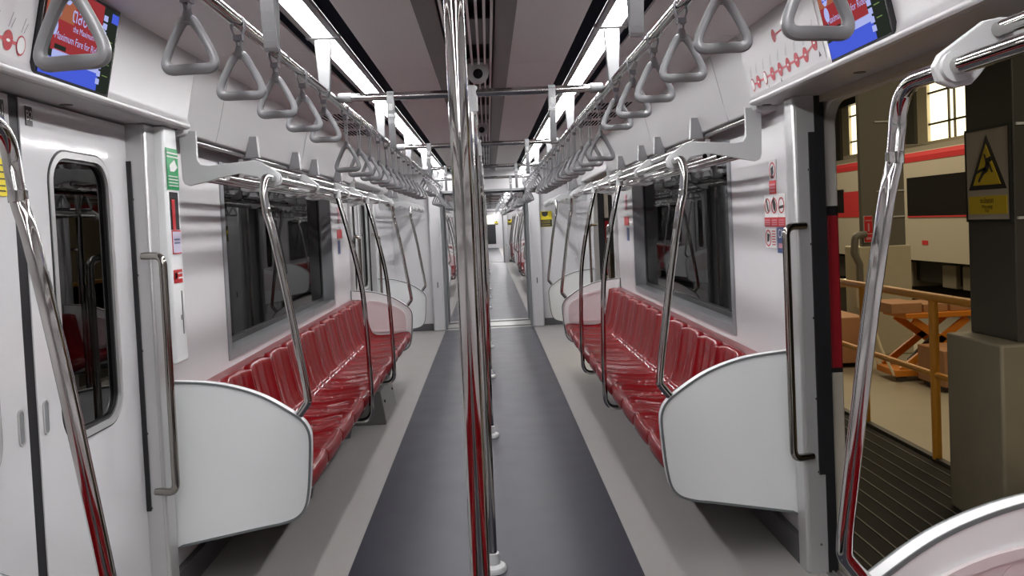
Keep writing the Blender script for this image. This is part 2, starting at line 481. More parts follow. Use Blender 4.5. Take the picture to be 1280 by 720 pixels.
# ------------------------------------------------------------------ doors and windows
def jamb(y, s, d, root):
    """post, seal on one side of a door opening; d = +1 at the far side"""
    MB().box(s*1.287, s*1.372, y, y+.095*d, 0, 1.948).build('door_post', ALU, root, bevel=.008)
    MB().box(s*1.3, s*1.372, y-.004*d, y+.004*d, 0, 1.94).build('post_face', ALU, root)
    MB().box(s*1.345, s*1.374, y-.012*d, y-.0045*d, .41, 1.8).build('seal_lip', BLACK, root)
    sc_ = MB()
    for z in (.12, .42, .72, 1.05, 1.35, 1.65):
        sc_.lathe([(.006, 0), (.005, -.004*d)], (s*1.345, y-.003*d, z), 8, 'y')
    sc_.build('screw_head', STEELD, root)
    MB().box(s*1.374, s*1.41, y-.008*d, y+.09*d, 0, 1.945).box(s*1.41, s*1.42, y+.02*d, y+.09*d, 0, 1.945).build('door_seal', BLACK, root)

def door_closed(n, yc, s, detail=True):
    root = thing('door_%d' % n, loc=(s*1.36, yc, 0), kind='structure')
    jamb(yc+HW, s, 1, root); jamb(yc-HW, s, -1, root)
    X0, X1 = s*1.362, s*1.4
    for d in (-1, 1):
        a, b = yc+d*.028, yc+d*(HW+.02)
        ya, yb = min(a, b), max(a, b)
        wc = yc+d*.385; hole = rrect(wc-.21, wc+.207, .83, 1.79, .105, 8)
        o, i = hole_plate((ya, yb, .01, 1.94), hole)
        leaf = MB().ring(o, i, 'x', X0, X1).build('leaf', DOORW, root)
        oo, ii = hole, inset(hole, .018)
        MB().ring(inset(hole, -.012), inset(hole, -.005), 'x', s*1.3595, s*1.364).build('gasket_line', SBLK, leaf)
        MB().ring(inset(hole, -.006), inset(hole, .016), 'x', s*1.357, s*1.375).build('window_rim', ALU, leaf)
        MB().ring(inset(hole, .014), inset(hole, .026), 'x', s*1.366, s*1.378).build('window_gasket', SBLK, leaf)
        MB().prism(inset(hole, .02), 'x', s*1.378, s*1.382).build('pane', DGLASS, leaf)
        MB().box(s*1.366, X1, yc, yc+d*.03, .01, 1.94).build('edge_rubber', BLACK, leaf)
        if detail:
            py = yc+d*.068
            MB().ring(rrect(py-.017, py+.017, .895, 1.005, .017), rrect(py-.011, py+.011, .901, .999, .011), 'x', s*1.3585, s*1.364).build('pull_rim', ALU, leaf)
            MB().prism(rrect(py-.011, py+.011, .901, .999, .011), 'x', s*1.3605, s*1.362).build('pull_recess', WFRAME, leaf)
    return root

def door_open(n, yc, s):
    root = thing('door_%d' % n, loc=(s*1.36, yc, 0), kind='structure')
    jamb(yc+HW, s, 1, root); jamb(yc-HW, s, -1, root)
    o = rrect(yc-HW-.14, yc+HW+.14, -.08, 2.06, [.1, .1, .01, .01], 8)
    i = rrect(yc-HW-.03, yc+HW+.03, -.05, 1.915, [.1, .1, .012, .012], 8)
    MB().ring(o, i, 'x', s*1.425, s*1.475).build('body_rim', RIMPAINT, root, bevel=.006)
    MB().box(s*1.36, s*1.46, yc-HW, yc+HW, -.05, .004).build('sill_plate', STAIN, root)
    g = MB()
    for x in (1.385, 1.405, 1.425, 1.445): g.box(s*x, s*(x+.006), yc-HW, yc+HW, .004, .012)
    g.build('sill_ridge', STAIN, root)
    MB().box(s*1.395, s*1.4245, yc-HW, yc+HW, 1.918, 1.948).build('head_strip', RIMTOP, root)
    return root
door_closed(1, D1, -1); door_open(2, D1, 1)
door_closed(3, D2, -1); door_open(4, D2, 1)
n = 5
for y in DOORS2:
    for s in (-1, 1):
        door_closed(n, y, s, False); n += 1

def window(n, y0, y1, s):
    r = thing('window_%d' % n, loc=(s*1.37, (y0+y1)/2, .86), kind='structure')
    o = [(y0-.012, .848), (y1+.012, .848), (y1+.012, 1.872), (y0-.012, 1.872)]
    i = rrect(y0+.035, y1-.035, .895, 1.83, .02, 2)
    oo, ii = hole_plate((y0-.012, y1+.012, .848, 1.872), i)
    MB().ring(oo, ii, 'x', s*1.312, s*1.405).build('frame', WFRAME, r)
    g0, g1 = hole_plate((y0, y1, .86, 1.86), rrect(y0+.075, y1-.075, .925, 1.8, .05, 4))
    MB().ring(g0, g1, 'x', s*1.404, s*1.41).build('gasket', SBLK, r)
    MB().box(s*1.411, s*1.417, y0+.01, y1-.01, .87, 1.85).build('pane', GLASS, r)
    ym = y1-.62
    return r
n = 1
for (a, b) in WINS1+WINS2:
    for s in (-1, 1): window(n, a, b, s); n += 1

# ------------------------------------------------------------------ ceiling lights and rails
LB = [3.25+1.7*k for k in range(-4, 6)]          # joints of the light row in the near car
def ceiling_light(y0, y1, s):
    r = thing('ceiling_light', 'x', 'light', (s*.565, (y0+y1)/2, CZ))
    MB().box(s*.528, s*.602, y0+.02, y1-.02, CZ-.004, CZ+.004).build('diffuser', LIGHT, r)
    for a, b in ((.505, .527), (.603, .625)): MB().box(s*a, s*b, y0, y1, CZ-.006, CZ+.01).build('rim', RIM, r)
    for a, b in ((y0, y0+.02), (y1-.02, y1)): MB().box(s*.5, s*.63, a, b, CZ-.008, CZ+.006).build('end_plate', RIM, r)
    return r
L0 = {}
def lights(ys, where, tag0, skip=0):
    for s in (-1, 1):
        for k, (a, b) in enumerate(zip(ys[:-1], ys[1:])):
            o = ceiling_light(a, b, s)
            if skip and k < skip: o['label'] = 'white strip light behind the camera, %s, %s row joint' % (SIDE[s], ORD[skip-1-k])
            else: o['label'] = 'white strip light, %s of the %s, %s from its near end' % (SIDE[s], tag0, ORD[k-skip])
            o['group'] = 'strip lights of '+where
lights([-3.55+1.7*k for k in range(0, 9)]+[11.7], 'the near car', 'near car', 3)
lights([12.65+1.68*k for k in range(0, 12)], 'the next car', 'next car')
lights([32+2.3*k for k in range(0, 9)], 'the last car', 'last car')

def rail(y0, y1, hang, where):
    for s in (-1, 1):
        r = thing('strap_rail', 'long polished steel overhead rail carrying the straps, %s of the %s' % (SIDE[s], where), 'handrail', (s*.57, y0, 2.035), 'overhead strap rails')
        MB().tube([(s*.57, y0, 2.035), (s*.57, y1, 2.035)], .0165).build('tube', STEEL, r)
        for y in hang:
            p = [(y-.012, CZ-.013), (y+.055, CZ-.013), (y+.04, 2.05), (y+.034, 2.03), (y+.012, 2.022), (y-.0, 2.03), (y-.004, 2.05)]
            MB().prism([(s*.57-.032, CZ-.013), (s*.57+.032, CZ-.013), (s*.57+.02, 2.04), (s*.57+.012, 2.018), (s*.57-.012, 2.018), (s*.57-.02, 2.04)], 'y', y, y+.03).build('hanger_plate', HANGER, r, bevel=.003)
rail(-3.4, 11.62, [-1.85, -.15, 1.55, 3.25, 4.95, 6.65, 8.35, 10.05, 11.4], 'near car')
rail(12.75, 31.0, [12.9+1.68*k for k in range(11)], 'next car')

# ------------------------------------------------------------------ straps
def grip_path():
    h = [(.010, .1015), (.022, .084), (.036, .058), (.0475, .034), (.0525, .018), (.050, .0055), (.039, 0), (.02, 0)]
    pts = [(0, .104)]+h+[(0, 0)]+[(-x, z) for x, z in h[::-1]]
    return catmull([(x, 0, z-.104) for x, z in pts], 3, True)
GP = grip_path()
def strap_proto(length, merged=False):
    """length = rail centre to bottom of grip"""
    zt = 2.035-length+.104+.0119
    g = MB().ctube([(p.x, p.y, p.z+zt) for p in GP], [.0097+.0022*max(0, min(1, (-p.z-.08)/.02))+.0015*max(0, 1+p.z/.03) for p in GP], 10)
    g.tube([(0, 0, zt-.006), (0, 0, zt+.012), (0, 0, zt+.022)], [.014, .011, .008], 10)
    b = MB()
    # belt: loop round the rail, pinched, then down to the grip
    for q in (-1, 1):
        pts = [(q*.0185*math.cos(a), 2.035+.0185*math.sin(a)) for a in [PI/2-(PI/2)*k/6 for k in range(7)]]+[(q*.017, 2.015), (q*.007, 1.992), (q*.0045, zt+.02), (q*.0045, zt+.002)]
        inn = [(x*.86, z if z < 2.02 else 2.035+(z-2.035)*.86) for x, z in pts]
        poly = pts+inn[::-1]
        for i in range(len(pts)-1):
            b.prism([pts[i], pts[i+1], inn[i+1], inn[i]], 'y', -.009, .009)
    b.box(-.011, .011, -.011, .011, 1.986, 2.0)
    off = Vector((0, 0, 2.035))
    if merged:
        g.add(b.v, b.f); me = g.mesh('strap', off); me.materials.append(GREYP); return me
    mg = g.mesh('grip', off); mg.materials.append(GREYP); mb = b.mesh('belt', off); mb.materials.append(BELT)
    return mg, mb
SHORT, LONG = strap_proto(.2), strap_proto(.285)
MSHORT, MLONG = strap_proto(.2, True), strap_proto(.285, True)
def strap(x, y, meshes, label, group, rz):
    r = thing('hanging_strap', label, 'strap', (x, y, 2.035), group)
    r.rotation_euler = (0, 0, rz)
    for nm, me in zip(('grip', 'belt'), meshes):
        o = bpy.data.objects.new(nm, me); col.objects.link(o); o.parent = r
    return r
def zone(c): return [c-.745, c-.385, c-.025, c+.335, c+.705]
near = [('L', 1.265)]+[('S', y) for y in zone(D1)]+[('L', 3.7+.366*k) for k in range(12)]+[('S', y) for y in zone(D2)]+[('L', 10.1+.366*k) for k in range(4)]
for s in (-1, 1):
    for k, (t, y) in enumerate(near):
        rz = random.uniform(-.12, .12)+(s*.12 if t == 'L' else 0)
        strap(s*.57, y, SHORT if t == 'S' else LONG,
              'grey triangular %s hanging strap on the %s rail, %s from the camera' % ('short' if t == 'S' else 'long', SIDE[s], ORD[k]), 'hanging straps of the near car', rz)
far = []
for c in DOORS2: far += [('S', y) for y in zone(c)]
for c in (18.69, 25.07): far += [('L', c+.366*(k-5.5)) for k in range(12)]
far += [('L', 13.0+.366*k) for k in range(5)]
far.sort(key=lambda q: q[1])
for s in (-1, 1):
    for k, (t, y) in enumerate(far):
        o = bpy.data.objects.new('hanging_strap', MSHORT if t == 'S' else MLONG); col.objects.link(o); o.location = (s*.57, y, 2.035)
        o['label'] = 'small grey hanging strap in the next car, %s, %s beyond the gangway' % (SIDE[s], ORD[min(k, len(ORD)-1)])
        o['category'] = 'strap'; o['group'] = 'hanging straps of the next car'

# ------------------------------------------------------------------ poles and cross bars
def centre_pole():
    r = thing('centre_pole', 'x', 'grab pole', (0, 0, 0), 'floor-to-rail poles along the aisle')
    MB().tube([(0, 0, .03), (0, 0, 2.03)], .0188, 24).build('tube', STEEL, r)
    MB().lathe([(.058, 0), (.058, .012), (.052, .022), (.03, .03), (.027, .075), (.0195, .078)], (0, 0, 0), 28).build('floor_flange', LGREY, r)
    MB().lathe([(.0195, 1.965), (.025, 1.967), (.026, 2.07), (.02, 2.076)], (0, 0, 0), 24).build('top_clamp', LGREY, r)
    return r
def cross_bar():
    r = thing('cross_bar', 'x', 'handrail', (0, 0, 2.046), 'cross bars between the strap rails')
    MB().tube([(-.52, 0, 2.046), (.52, 0, 2.046)], .0165).build('tube', STEELD, r)
    for s in (-1, 1): MB().lathe([(.017, s*.503), (.021, s*.505), (.021, s*.555), (.018, s*.56)], (0, 0, 2.046), 18, 'x').build('clamp', HANGER, r)
    return r
def loop_strap():
    """flat grey loop with a buckle hung over a cross bar"""
    r = thing('loop_strap', 'x', 'strap', (0, 0, 2.046), 'loop straps on the cross bars')
    m = MB()
    def ribbon(pts, w, t):
        for (a, b) in zip(pts[:-1], pts[1:]):
            d = Vector((b[0]-a[0], b[1]-a[1])).normalized(); nn = Vector((-d.y, d.x))*t
            m.prism([(a[0]+nn.x, a[1]+nn.y), (b[0]+nn.x, b[1]+nn.y), (b[0]-nn.x, b[1]-nn.y), (a[0]-nn.x, a[1]-nn.y)], 'x', -w, w)
    R = .0195
    top = [(R*math.cos(a), 2.046+R*math.sin(a)) for a in [PI*k/10 for k in range(11)]]
    ribbon([(R*.9, 1.965)]+top+[(-R*.9, 1.965)], .0145, .002)
    lo = [(.018, 1.962), (.02, 1.93), (.015, 1.88), (.005, 1.835), (-.005, 1.835), (-.015, 1.88), (-.02, 1.93), (-.018, 1.962)]
    lo = [(p.x, p.y) for p in catmull([(a, b) for a, b in lo], 3)]
    ribbon(lo, .0125, .0025)
    m.build('loop', GREYP, r, angle=50)
    bk = MB().box(-.016, .016, -.023, .023, 1.955, 1.97).build('buckle', LGREY, r, bevel=.003)
    MB().prism([(-.008, 1.985), (.008, 1.985), (.008, 2.012), (-.008, 2.012)], 'y', -.0235, .0).build('press_stud', LGREY, bk)
    return r
P0, C0, K0 = centre_pole(), cross_bar(), loop_strap()
PY = [D1-.972, D1+.972, BC, D2-.972, D2+.972]
PY2 = [14.53, 16.47, 18.69, 20.91, 22.85, 25.07, 27.29, 29.23]
PL = ['nearest to the camera, beside the first doors', 'second from the camera, beyond the first doors', 'standing midway between the benches', 'fourth from the camera, before the far doors', 'fifth from the camera, near the gangway']
P3 = [33.8, 36.5, 39.5, 42.5]
first = True
def label_pole(o, c, y, lab, wh):
    o['label'] = 'polished steel centre pole '+lab
    c['label'] = 'steel cross bar over the aisle, %s' % wh
def place(y, i, lab, wh):
    global first
    o, c = (P0, C0) if first else (copy_tree(P0), copy_tree(C0))
    o.location = (0, y, 0); c.location = (0, y, 2.046); label_pole(o, c, y, lab, wh)
    for s in (-1, 1):
        k = K0 if (first and s == -1) else copy_tree(K0)
        k.location = (s*.34, y, 2.046); k['label'] = 'grey loop strap on the %s, %s' % (wh, SIDE[s])
    first = False
WN = ['first cross bar from the camera', 'second cross bar from the camera', 'third cross bar from the camera', 'fourth cross bar from the camera', 'fifth cross bar from the camera']
for i, y in enumerate(PY): place(y, i, PL[i], WN[i])
for i, y in enumerate(PY2): place(y, i, '%s in the next car beyond the gangway' % ORD[i], '%s cross bar of the next car' % ORD[i])

# ------------------------------------------------------------------ benches
PROF = [(.772, .392), (.749, .405), (.744, .432), (.752, .458), (.776, .474), (.82, .470), (.88, .459), (.97, .450), (1.05, .449), (1.10, .457), (1.135, .485), (1.158, .54), (1.178, .63), (1.196, .72), (1.207, .785), (1.217, .812), (1.236, .822), (1.258, .812), (1.262, .775)]
NS, PITCH, SY0 = 12, .3765, 3.446
def seat_mb(s):
    pr = catmull([(a, b, 0) for a, b in PROF], 3); m = len(pr); rows = []
    U = [-.5, -.49, -.475, -.455, -.43, -.40, -.35, -.29, -.235, -.205, -.175, -.145, -.115, -.05, 0, .05, .115, .145, .175, .205, .235, .29, .35, .40, .43, .455, .475, .49, .5]
    for i, p in enumerate(pr):
        t = (pr[min(i+1, m-1)]-pr[max(i-1, 0)]).normalized(); nn = Vector((-t.y, t.x))   # toward the sitter
        row = []; f = i/(m-1)
        for u in U:
            e = abs(2*u)
            if f < .14: d = -.004*e**3
            elif f < .3: d = .016*e**5*((f-.14)/.16)
            elif f < .55: d = .017*e**5
            elif f < .8: d = .018*e**4
            else: d = .018*e**4*max(0, (.88-f)/.08) if f < .88 else 0
            if .2 < f < .84: d -= .0045*math.exp(-((abs(u)-.175)/.035)**2)*min(1, (f-.2)/.06, (.84-f)/.06)
            if e > .97: d -= .004
            x, z = p.x+nn.x*d, p.y+nn.y*d
            if f > .8: z -= .024*e**5*min(1, (f-.8)/.06)
            if f < .2: x += .004*e**4
            row.append((s*x, u*(PITCH-.002), z))
        rows.append(row)
    g = MB().grid(rows)
    return g
def bench(s):
    side = SIDE[s]
    r = thing('moulded_bench', 'long row of twelve glossy red moulded seats on the %s, under the window' % side, 'bench', (s*1.0, BC, 0), 'red benches')
    me = None
    for k in range(NS):
        y = SY0+PITCH*(k+.5)
        if me is None:
            o = seat_mb(s)
            o.v = [(x, yy+y, z) for x, yy, z in o.v]
            o = o.build('seat', RED, r, angle=60); me = o
            base = y
        else:
            c = me.copy(); col.objects.link(c); c.parent = r; c.location = (0, y-base, 0)
    y0, y1 = SY0, SY0+NS*PITCH
    MB().box(s*.775, s*.79, y0, y1, .372, .398).build('front_rail', ALU, r, bevel=.003)
    MB().prism([(s*.792, .385), (s*.82, .44), (s*1.25, .425), (s*1.3, .36), (s*1.25, .33), (s*.82, .372)], 'y', y0, y1).build('seat_pan', SKIRT, r)
    MB().box(s*1.24, s*1.318, y0, y1, .79, .815).build('back_ledge', REDL, r, bevel=.004)
    if s < 0:
        for y in (4.1, 5.25, 7.4):
            MB().prism([(s*.85, .37), (s*1.3, .36), (s*1.3, .2), (s*1.05, .14), (s*.9, .16)], 'y', y-.02, y+.02).build('support_bracket', SKIRT, r)
    return r
benches = {s: bench(s) for s in (-1, 1)}
for s in (-1, 1):
    copy_tree(benches[s], (0, -PER, 0), 'red moulded bench behind the camera on the %s' % SIDE[s], 'red benches')
    copy_tree(benches[s], (0, 18.69-BC, 0), 'red bench in the next car, first beyond the gangway on the %s' % SIDE[s], 'red benches')
    copy_tree(benches[s], (0, 25.07-BC, 0), 'red bench in the next car, second beyond the gangway on the %s' % SIDE[s], 'red benches')
# heater box under the closed-door bench
r = thing('heater_box', 'dark grey heater box on the floor under the closed-door side bench', 'box', (-1, 6.55, 0))
MB().prism([(-.80, 0), (-.835, .255), (-1.2, .255), (-1.2, 0)], 'y', 6.22, 6.9).build('housing', pbr('heater_case', (.13, .125, .12), .5), r, bevel=.004)
MB().prism([(-.797, .01), (-.832, .25), (-.836, .25), (-.801, .01)], 'y', 6.23, 6.89).build('front_cover', pbr('heater_front', (.2, .195, .19), .45), r)
MB().lathe([(.012, 0), (.01, .012)], (-.82, 6.32, .16), 10, 'x').lathe([(.012, 0), (.01, .012)], (-.82, 6.8, .16), 10, 'x').build('cover_screw', SBLK, r)

# end panels
OUT = [(1.318, .205), (1.1, .243), (.93, .272), (.862, .283), (.80, .305), (.762, .35), (.744, .43), (.734, .54), (.729, .625), (.735, .672), (.76, .715), (.81, .755), (.91, .818), (1.02, .862), (1.14, .889), (1.318, .905)]
def outline():
    a = catmull([(x, z) for x, z in OUT], 4); return [(p.x, p.y) for p in a]
OL = outline()
def end_panel(s, y, d):
    """d = direction from the doorway into the bench"""
    r = thing('bench_end_panel', 'x', 'panel', (s*1.0, y, 0), 'bench end panels')
    P = [(s*x, z) for x, z in OL]
    a, b = y, y+d*.042
    bd = MB().prism(P, 'y', a+d*.002, b-d*.002).build('board', PANELW, r)
    I = [(s*x, z) for x, z in inset(OL, .009)]
    MB().ring(P, I, 'y', a-d*.002, a+d*.006).build('edge_trim', TRIMG, bd)
    MB().ring(P, I, 'y', b-d*.004, b+d*.001).build('edge_trim', TRIMG, bd)
    pad = [(s*x, z) for x, z in [(p.x, p.y) for p in catmull([(.795, .5), (.795, .62), (.81, .672), (.86, .712), (.95, .757), (1.04, .786), (1.13, .797), (1.165, .775), (1.17, .7), (1.165, .56), (1.145, .505), (1.08, .488), (.95, .486), (.83, .486)], 3, True)]]
    pd = MB().prism(inset(pad, .022), 'y', b-d*.001, b+d*.003).build('pad', PADW, r, angle=5)
    MB().ring(pad, inset(pad, .022), 'y', b-d*.001, b+d*.01).build('pad_border', PADW, pd)
    return r
PANEL_Y = {'near': (1.64, -1), 'a': (3.39, 1), 'b': (8.02, -1), 'c': (9.77, 1)}
PNL = {}
for s in (-1, 1):
    for key, txt in (('near', 'nearest the camera, mostly out of frame'), ('a', 'large, in front of the red bench'), ('b', 'at the far end of the red bench'), ('c', 'standing beyond the far doors')):
        y, d = PANEL_Y[key]
        o = end_panel(s, y, d); PNL[(s, key)] = o
        o['label'] = 'white end panel on the %s, %s' % (SIDE[s], txt)
for s in (-1, 1):
    for k, c in enumerate((18.69, 25.07)):
        for key in ('a', 'b'):
            copy_tree(PNL[(s, key)], (0, c-BC, 0), 'next car white bench end panel, %s, %s end of %s bench' % (SIDE[s], 'near' if key == 'a' else 'far', ORD[k]))
    copy_tree(PNL[(s, 'b')], (0, 14.62-8.02, 0), 'white bench end panel in the next car, %s, just before its first doors' % SIDE[s])

# curved grab poles at the bench ends and in the middle of the benches
def end_pole(s, y, d):
    r = thing('curved_grab_pole', 'x', 'grab pole', (s*.85, y, 0), 'curved grab poles')
    z = 1.728
    path = fillet([(s*.875, y+d*.21, z), (s*.875, y, z), (s*.868, y, 1.56)], .125, 10)[:-1]
    low = catmull([path[-1], (s*.862, y, 1.57), (s*.845, y, 1.5), (s*.806, y, 1.28), (s*.774, y, 1.07), (s*.749, y, .9), (s*.739, y, .83)], 4)[1:]
    bot = fillet([(s*.739, y, .83), (s*.736, y, .785), (s*.776, y, .733)], .03, 5)[1:]
    MB().tube(path+low+bot, .0165, 16).build('tube', STEEL, r)
    MB().lathe([(.0168, -.012), (.0178, -.011), (.0178, .011), (.0168, .012)], (s*.8645, y, 1.585), 16).build('joint_ring', STEEL, r)
    return r
def mid_pole(s, y, dy):
    r = thing('curved_grab_pole', 'x', 'grab pole', (s*.8, y, 0), 'curved grab poles')
    pts = catmull([(s*.873, y, 1.72), (s*.868, y, 1.69), (s*.825, y, 1.52), (s*.772, y, 1.27), (s*.746, y, 1.09), (s*.734, y, .87), (s*.728, y, .67), (s*.726, y, .5)], 4)
    bot = fillet([(s*.726, y, .5), (s*.728, y, .30), (s*.90, y, .315)], .09, 8)[1:]
    MB().tube(pts+bot, .0155, 16).build('tube', STEEL, r)
    MB().lathe([(.016, 1.69), (.022, 1.692), (.022, 1.742), (.016, 1.745)], (s*.873, y, 0), 14).build('clamp', LGREY, r)
    return r
EP = {}
for s in (-1, 1):
    for key, y, d, txt in (('near', 1.622, -1, 'nearest the camera, bent over at the top'), ('a', 3.408, 1, 'at the near end of the red bench'), ('b', 8.002, -1, 'at the far end of the red bench'), ('c', 9.788, 1, 'beyond the far doors, by the gangway')):
        o = end_pole(s, y, d); o['label'] = 'curved polished steel grab pole, %s, %s' % (SIDE[s], txt); EP[(s, key)] = o
    for i, y in enumerate((5.07, 6.28)):
        o = mid_pole(s, y, 0); o['label'] = 'curved grab pole in front of the red bench, %s, %s of two' % (SIDE[s], ORD[i]); EP[(s, i)] = o
for s in (-1, 1):
    for k, c in enumerate((18.69, 25.07)):
        for key in ('a', 'b', 0, 1):
            copy_tree(EP[(s, key)], (0, c-BC, 0), 'curved grab pole in the next car, %s, %s bench, %s' % (SIDE[s], ORD[k], {'a': 'near end', 'b': 'far end', 0: 'nearer middle', 1: 'farther middle'}[key]))
    copy_tree(EP[(s, 'b')], (0, 14.62-8.02, 0), 'curved steel grab pole in the next car, %s, just before its first doors' % SIDE[s])

# ------------------------------------------------------------------ luggage racks
PLATE = [(1.198, 1.95), (1.272, 1.95), (1.266, 1.745), (1.258, 1.722), (1.235, 1.712), (1.10, 1.742), (1.02, 1.757), (.945, 1.742), (.92, 1.712), (.905, 1.697), (.875, 1.691), (.846, 1.703), (.838, 1.73), (.85, 1.752), (.93, 1.807), (.96, 1.812), (1.15, 1.797), (1.185, 1.803), (1.198, 1.825)]
ARM = [(1.25, 1.90), (1.275, 1.90), (1.27, 1.73), (1.22, 1.715), (1.0, 1.735), (.92, 1.705), (.875, 1.7), (.855, 1.715), (.85, 1.74), (.925, 1.8), (.96, 1.805), (1.0, 1.77), (1.2, 1.75), (1.245, 1.77)]
TUBES = [(.955, 1.79, .014), (1.015, 1.745, .011), (1.075, 1.742, .011), (1.135, 1.74, .011), (1.19, 1.74, .011)]
def rack(s, y0, y1, p0, p1, mids, front=True):
    r = thing('luggage_rack', 'x', 'luggage rack', (s*1.05, (p0+p1)/2, 1.72), 'overhead luggage racks')
    for (x, z, rr) in TUBES:
        MB().tube([(s*x, p0, z), (s*x, p1, z)], rr, 12).build('shelf_tube', STEEL, r)
    MB().tube([(s*.875, p0+.01, 1.728), (s*.875, p1-.01, 1.728)], .0165, 14).build('front_tube', STEEL, r)
    MB().tube([(s*1.25, p0, 1.915), (s*1.25, p1, 1.915)], .012, 12).build('wall_tube', STEELD, r)
    for p in (p0, p1):
        ep = MB().prism([(s*x, z) for x, z in PLATE], 'y', p-.008, p+.008).build('end_plate', LGREY, r, bevel=.003)
        MB().lathe([(.017, -.02), (.028, -.018), (.028, .018), (.017, .02)], (s*.875, p, 1.728), 16, 'y').build('clamp', LGREY, ep)
    for y in mids:
        MB().prism([(s*x, z) for x, z in ARM], 'y', y-.01, y+.01).build('arm', LGREY, r, bevel=.003)
        MB().prism([(s*1.165, 1.9), (s*1.24, 1.9), (s*1.215, 2.015), (s*1.172, 2.015)], 'y', y-.012, y+.03).build('wall_tab', TABG, r, bevel=.003)
    return r
RK = {}
for s in (-1, 1):
    o = rack(s, 0, 0, 3.6, 7.81, [4.45, 5.42, 6.0, 6.95]); RK[s] = o
    o['label'] = 'steel tube luggage rack above the red bench, %s' % SIDE[s]
    o = copy_tree(o, (0, -PER, 0), 'steel tube luggage rack nearest the camera, %s' % SIDE[s])
    o = rack(s, 0, 0, 9.97, 11.6, [10.6, 11.2]); o['label'] = 'short luggage rack beside the gangway, %s' % SIDE[s]
    for k, c in enumerate((18.69, 25.07)):
        copy_tree(RK[s], (0, c-BC, 0), 'luggage rack in the next car above the %s bench, %s' % (ORD[k], SIDE[s]))

# door-side vertical handrails
def handrail(s, y, d):
    r = thing('door_handrail', 'x', 'handrail', (s*1.21, y, .48), 'vertical handrails by the doors')
    MB().tube(fillet([(s*1.325, y+d*.028, 1.425), (s*1.236, y, 1.425), (s*1.236, y, .485), (s*1.325, y+d*.028, .485)], .04, 8), .0155, 14).build('tube', RAILST, r)
    return r
for s in (-1, 1):
    for y, d, txt in ((D1+.735, 1, 'beside the near bench panel'), (D2-.735, -1, 'before the far doors'), (D2+.735, 1, 'beyond the far doors')):
        o = handrail(s, y, d); o['label'] = 'vertical polished steel door handrail on the %s, %s' % (SIDE[s], txt)

# ------------------------------------------------------------------ ceiling fittings
def vent(s, y):
    r = thing('ceiling_vent', 'x', 'vent', (s*.9, y, CZ), 'perforated ceiling vents')
    MB().box(s*.77, s*1.03, y-.16, y+.16, CZ-.004, CZ).build('plate', CEIL, r)
    m = MB()
    for j in range(16):
        for i in range(10):
            yy = y-.15+.02*j; xx = .785+.0255*i
            m.box(s*xx, s*(xx+.014), yy, yy+.012, CZ-.0055, CZ-.003)
    m.build('perforation', SLOT, r)
    return r
for s in (-1, 1):
    for i, y in enumerate((5.52, 5.98, 6.45)):
        o = vent(s, y); o['label'] = 'perforated ceiling vent on the %s, %s of three' % (SIDE[s], ORD[i])
def cctv(y, lab):
    r = thing('dome_camera', lab, 'security camera', (.03, y, CZ), 'ceiling cameras')
    MB().lathe([(.052, CZ+.035), (.055, CZ-.005), (.05, CZ-.028), (.036, CZ-.05), (.015, CZ-.062), (.002, CZ-.064)], (.03, y, 0), 24).build('housing', LGREY, r, angle=60)
    MB().lathe([(.024, -.058), (.024, -.045), (.001, -.04)], (.03, y, CZ-.022), 16, 'y').build('lens', BEZEL, r)
    return r
cctv(4.1, 'grey dome camera on the ceiling duct, nearer one'); cctv(6.5, 'grey dome camera on the ceiling duct, farther one')

# ------------------------------------------------------------------ stickers, screens, maps
def frame_for(s):
    return (Vector((0, -s, 0)), Vector((0, 0, 1)))      # reading direction and up on a side wall
def plate(s, x, y0, y1, z0, z1, t=.002): return MB().box(s*x, s*(x-t), y0, y1, z0, z1)
# emergency column on the closed-door side
r = thing('emergency_cabinet', 'white emergency equipment column beside the closed doors', 'cabinet', (-1.3, 3.5, .98))
MB().prism([(-1.32, 3.362), (-1.262, 3.362), (-1.25, 3.367), (-1.247, 3.38), (-1.247, 3.488), (-1.25, 3.497), (-1.262, 3.502), (-1.32, 3.502)], 'z', .975, 1.945).build('housing', PANELW, r, bevel=.008)
sl = MB().box(-1.2485, -1.2455, 3.382, 3.472, 1.525, 1.68).build('hammer_window', BEZEL, r)
MB().box(-1.246, -1.244, 3.4, 3.43, 1.525, 1.65).build('hammer_handle', SRED, sl)
MB().box(-1.2485, -1.2455, 3.452, 3.459, 1.09, 1.27).build('latch_slot', SBLK, r)
MB().box(-1.2485, -1.2455, 3.437, 3.443, 1.15, 1.17).build('latch_key', SBLK, r)
def wall_sticker(name, lab, s, x, y0, y1, z0, z1, mat, extra=(), cat='sticker', group=None):
    r = thing(name, lab, cat, (s*x, (y0+y1)/2, z0), group)
    plate(s, x, y0, y1, z0, z1).build('backing', mat, r)
    for nm, m, mt in extra: m.build(nm, mt, r)
    return r
def lines(s, x, y0, y1, zs, h):
    m = MB()
    for z in zs: m.box(s*x, s*(x-.0012), y0, y1, z-h/2, z+h/2)
    return m
wall_sticker('emergency_sign', 'green emergency instruction sticker on the white column', -1, 1.2465, 3.37, 3.492, 1.69, 1.86, GREEN,
             [('print_line', lines(-1, 1.2445, 3.382, 3.48, [1.745, 1.732, 1.719, 1.706], .004), SWHITE),
              ('picture', MB().prism([(3.395, 1.79), (3.45, 1.815), (3.46, 1.8), (3.48, 1.785), (3.44, 1.765), (3.4, 1.765)], 'x', -1.2425, -1.2445), SWHITE),
              ('heading_line', lines(-1, 1.2445, 3.375, 3.488, [1.84, 1.825], .006), SWHITE)])
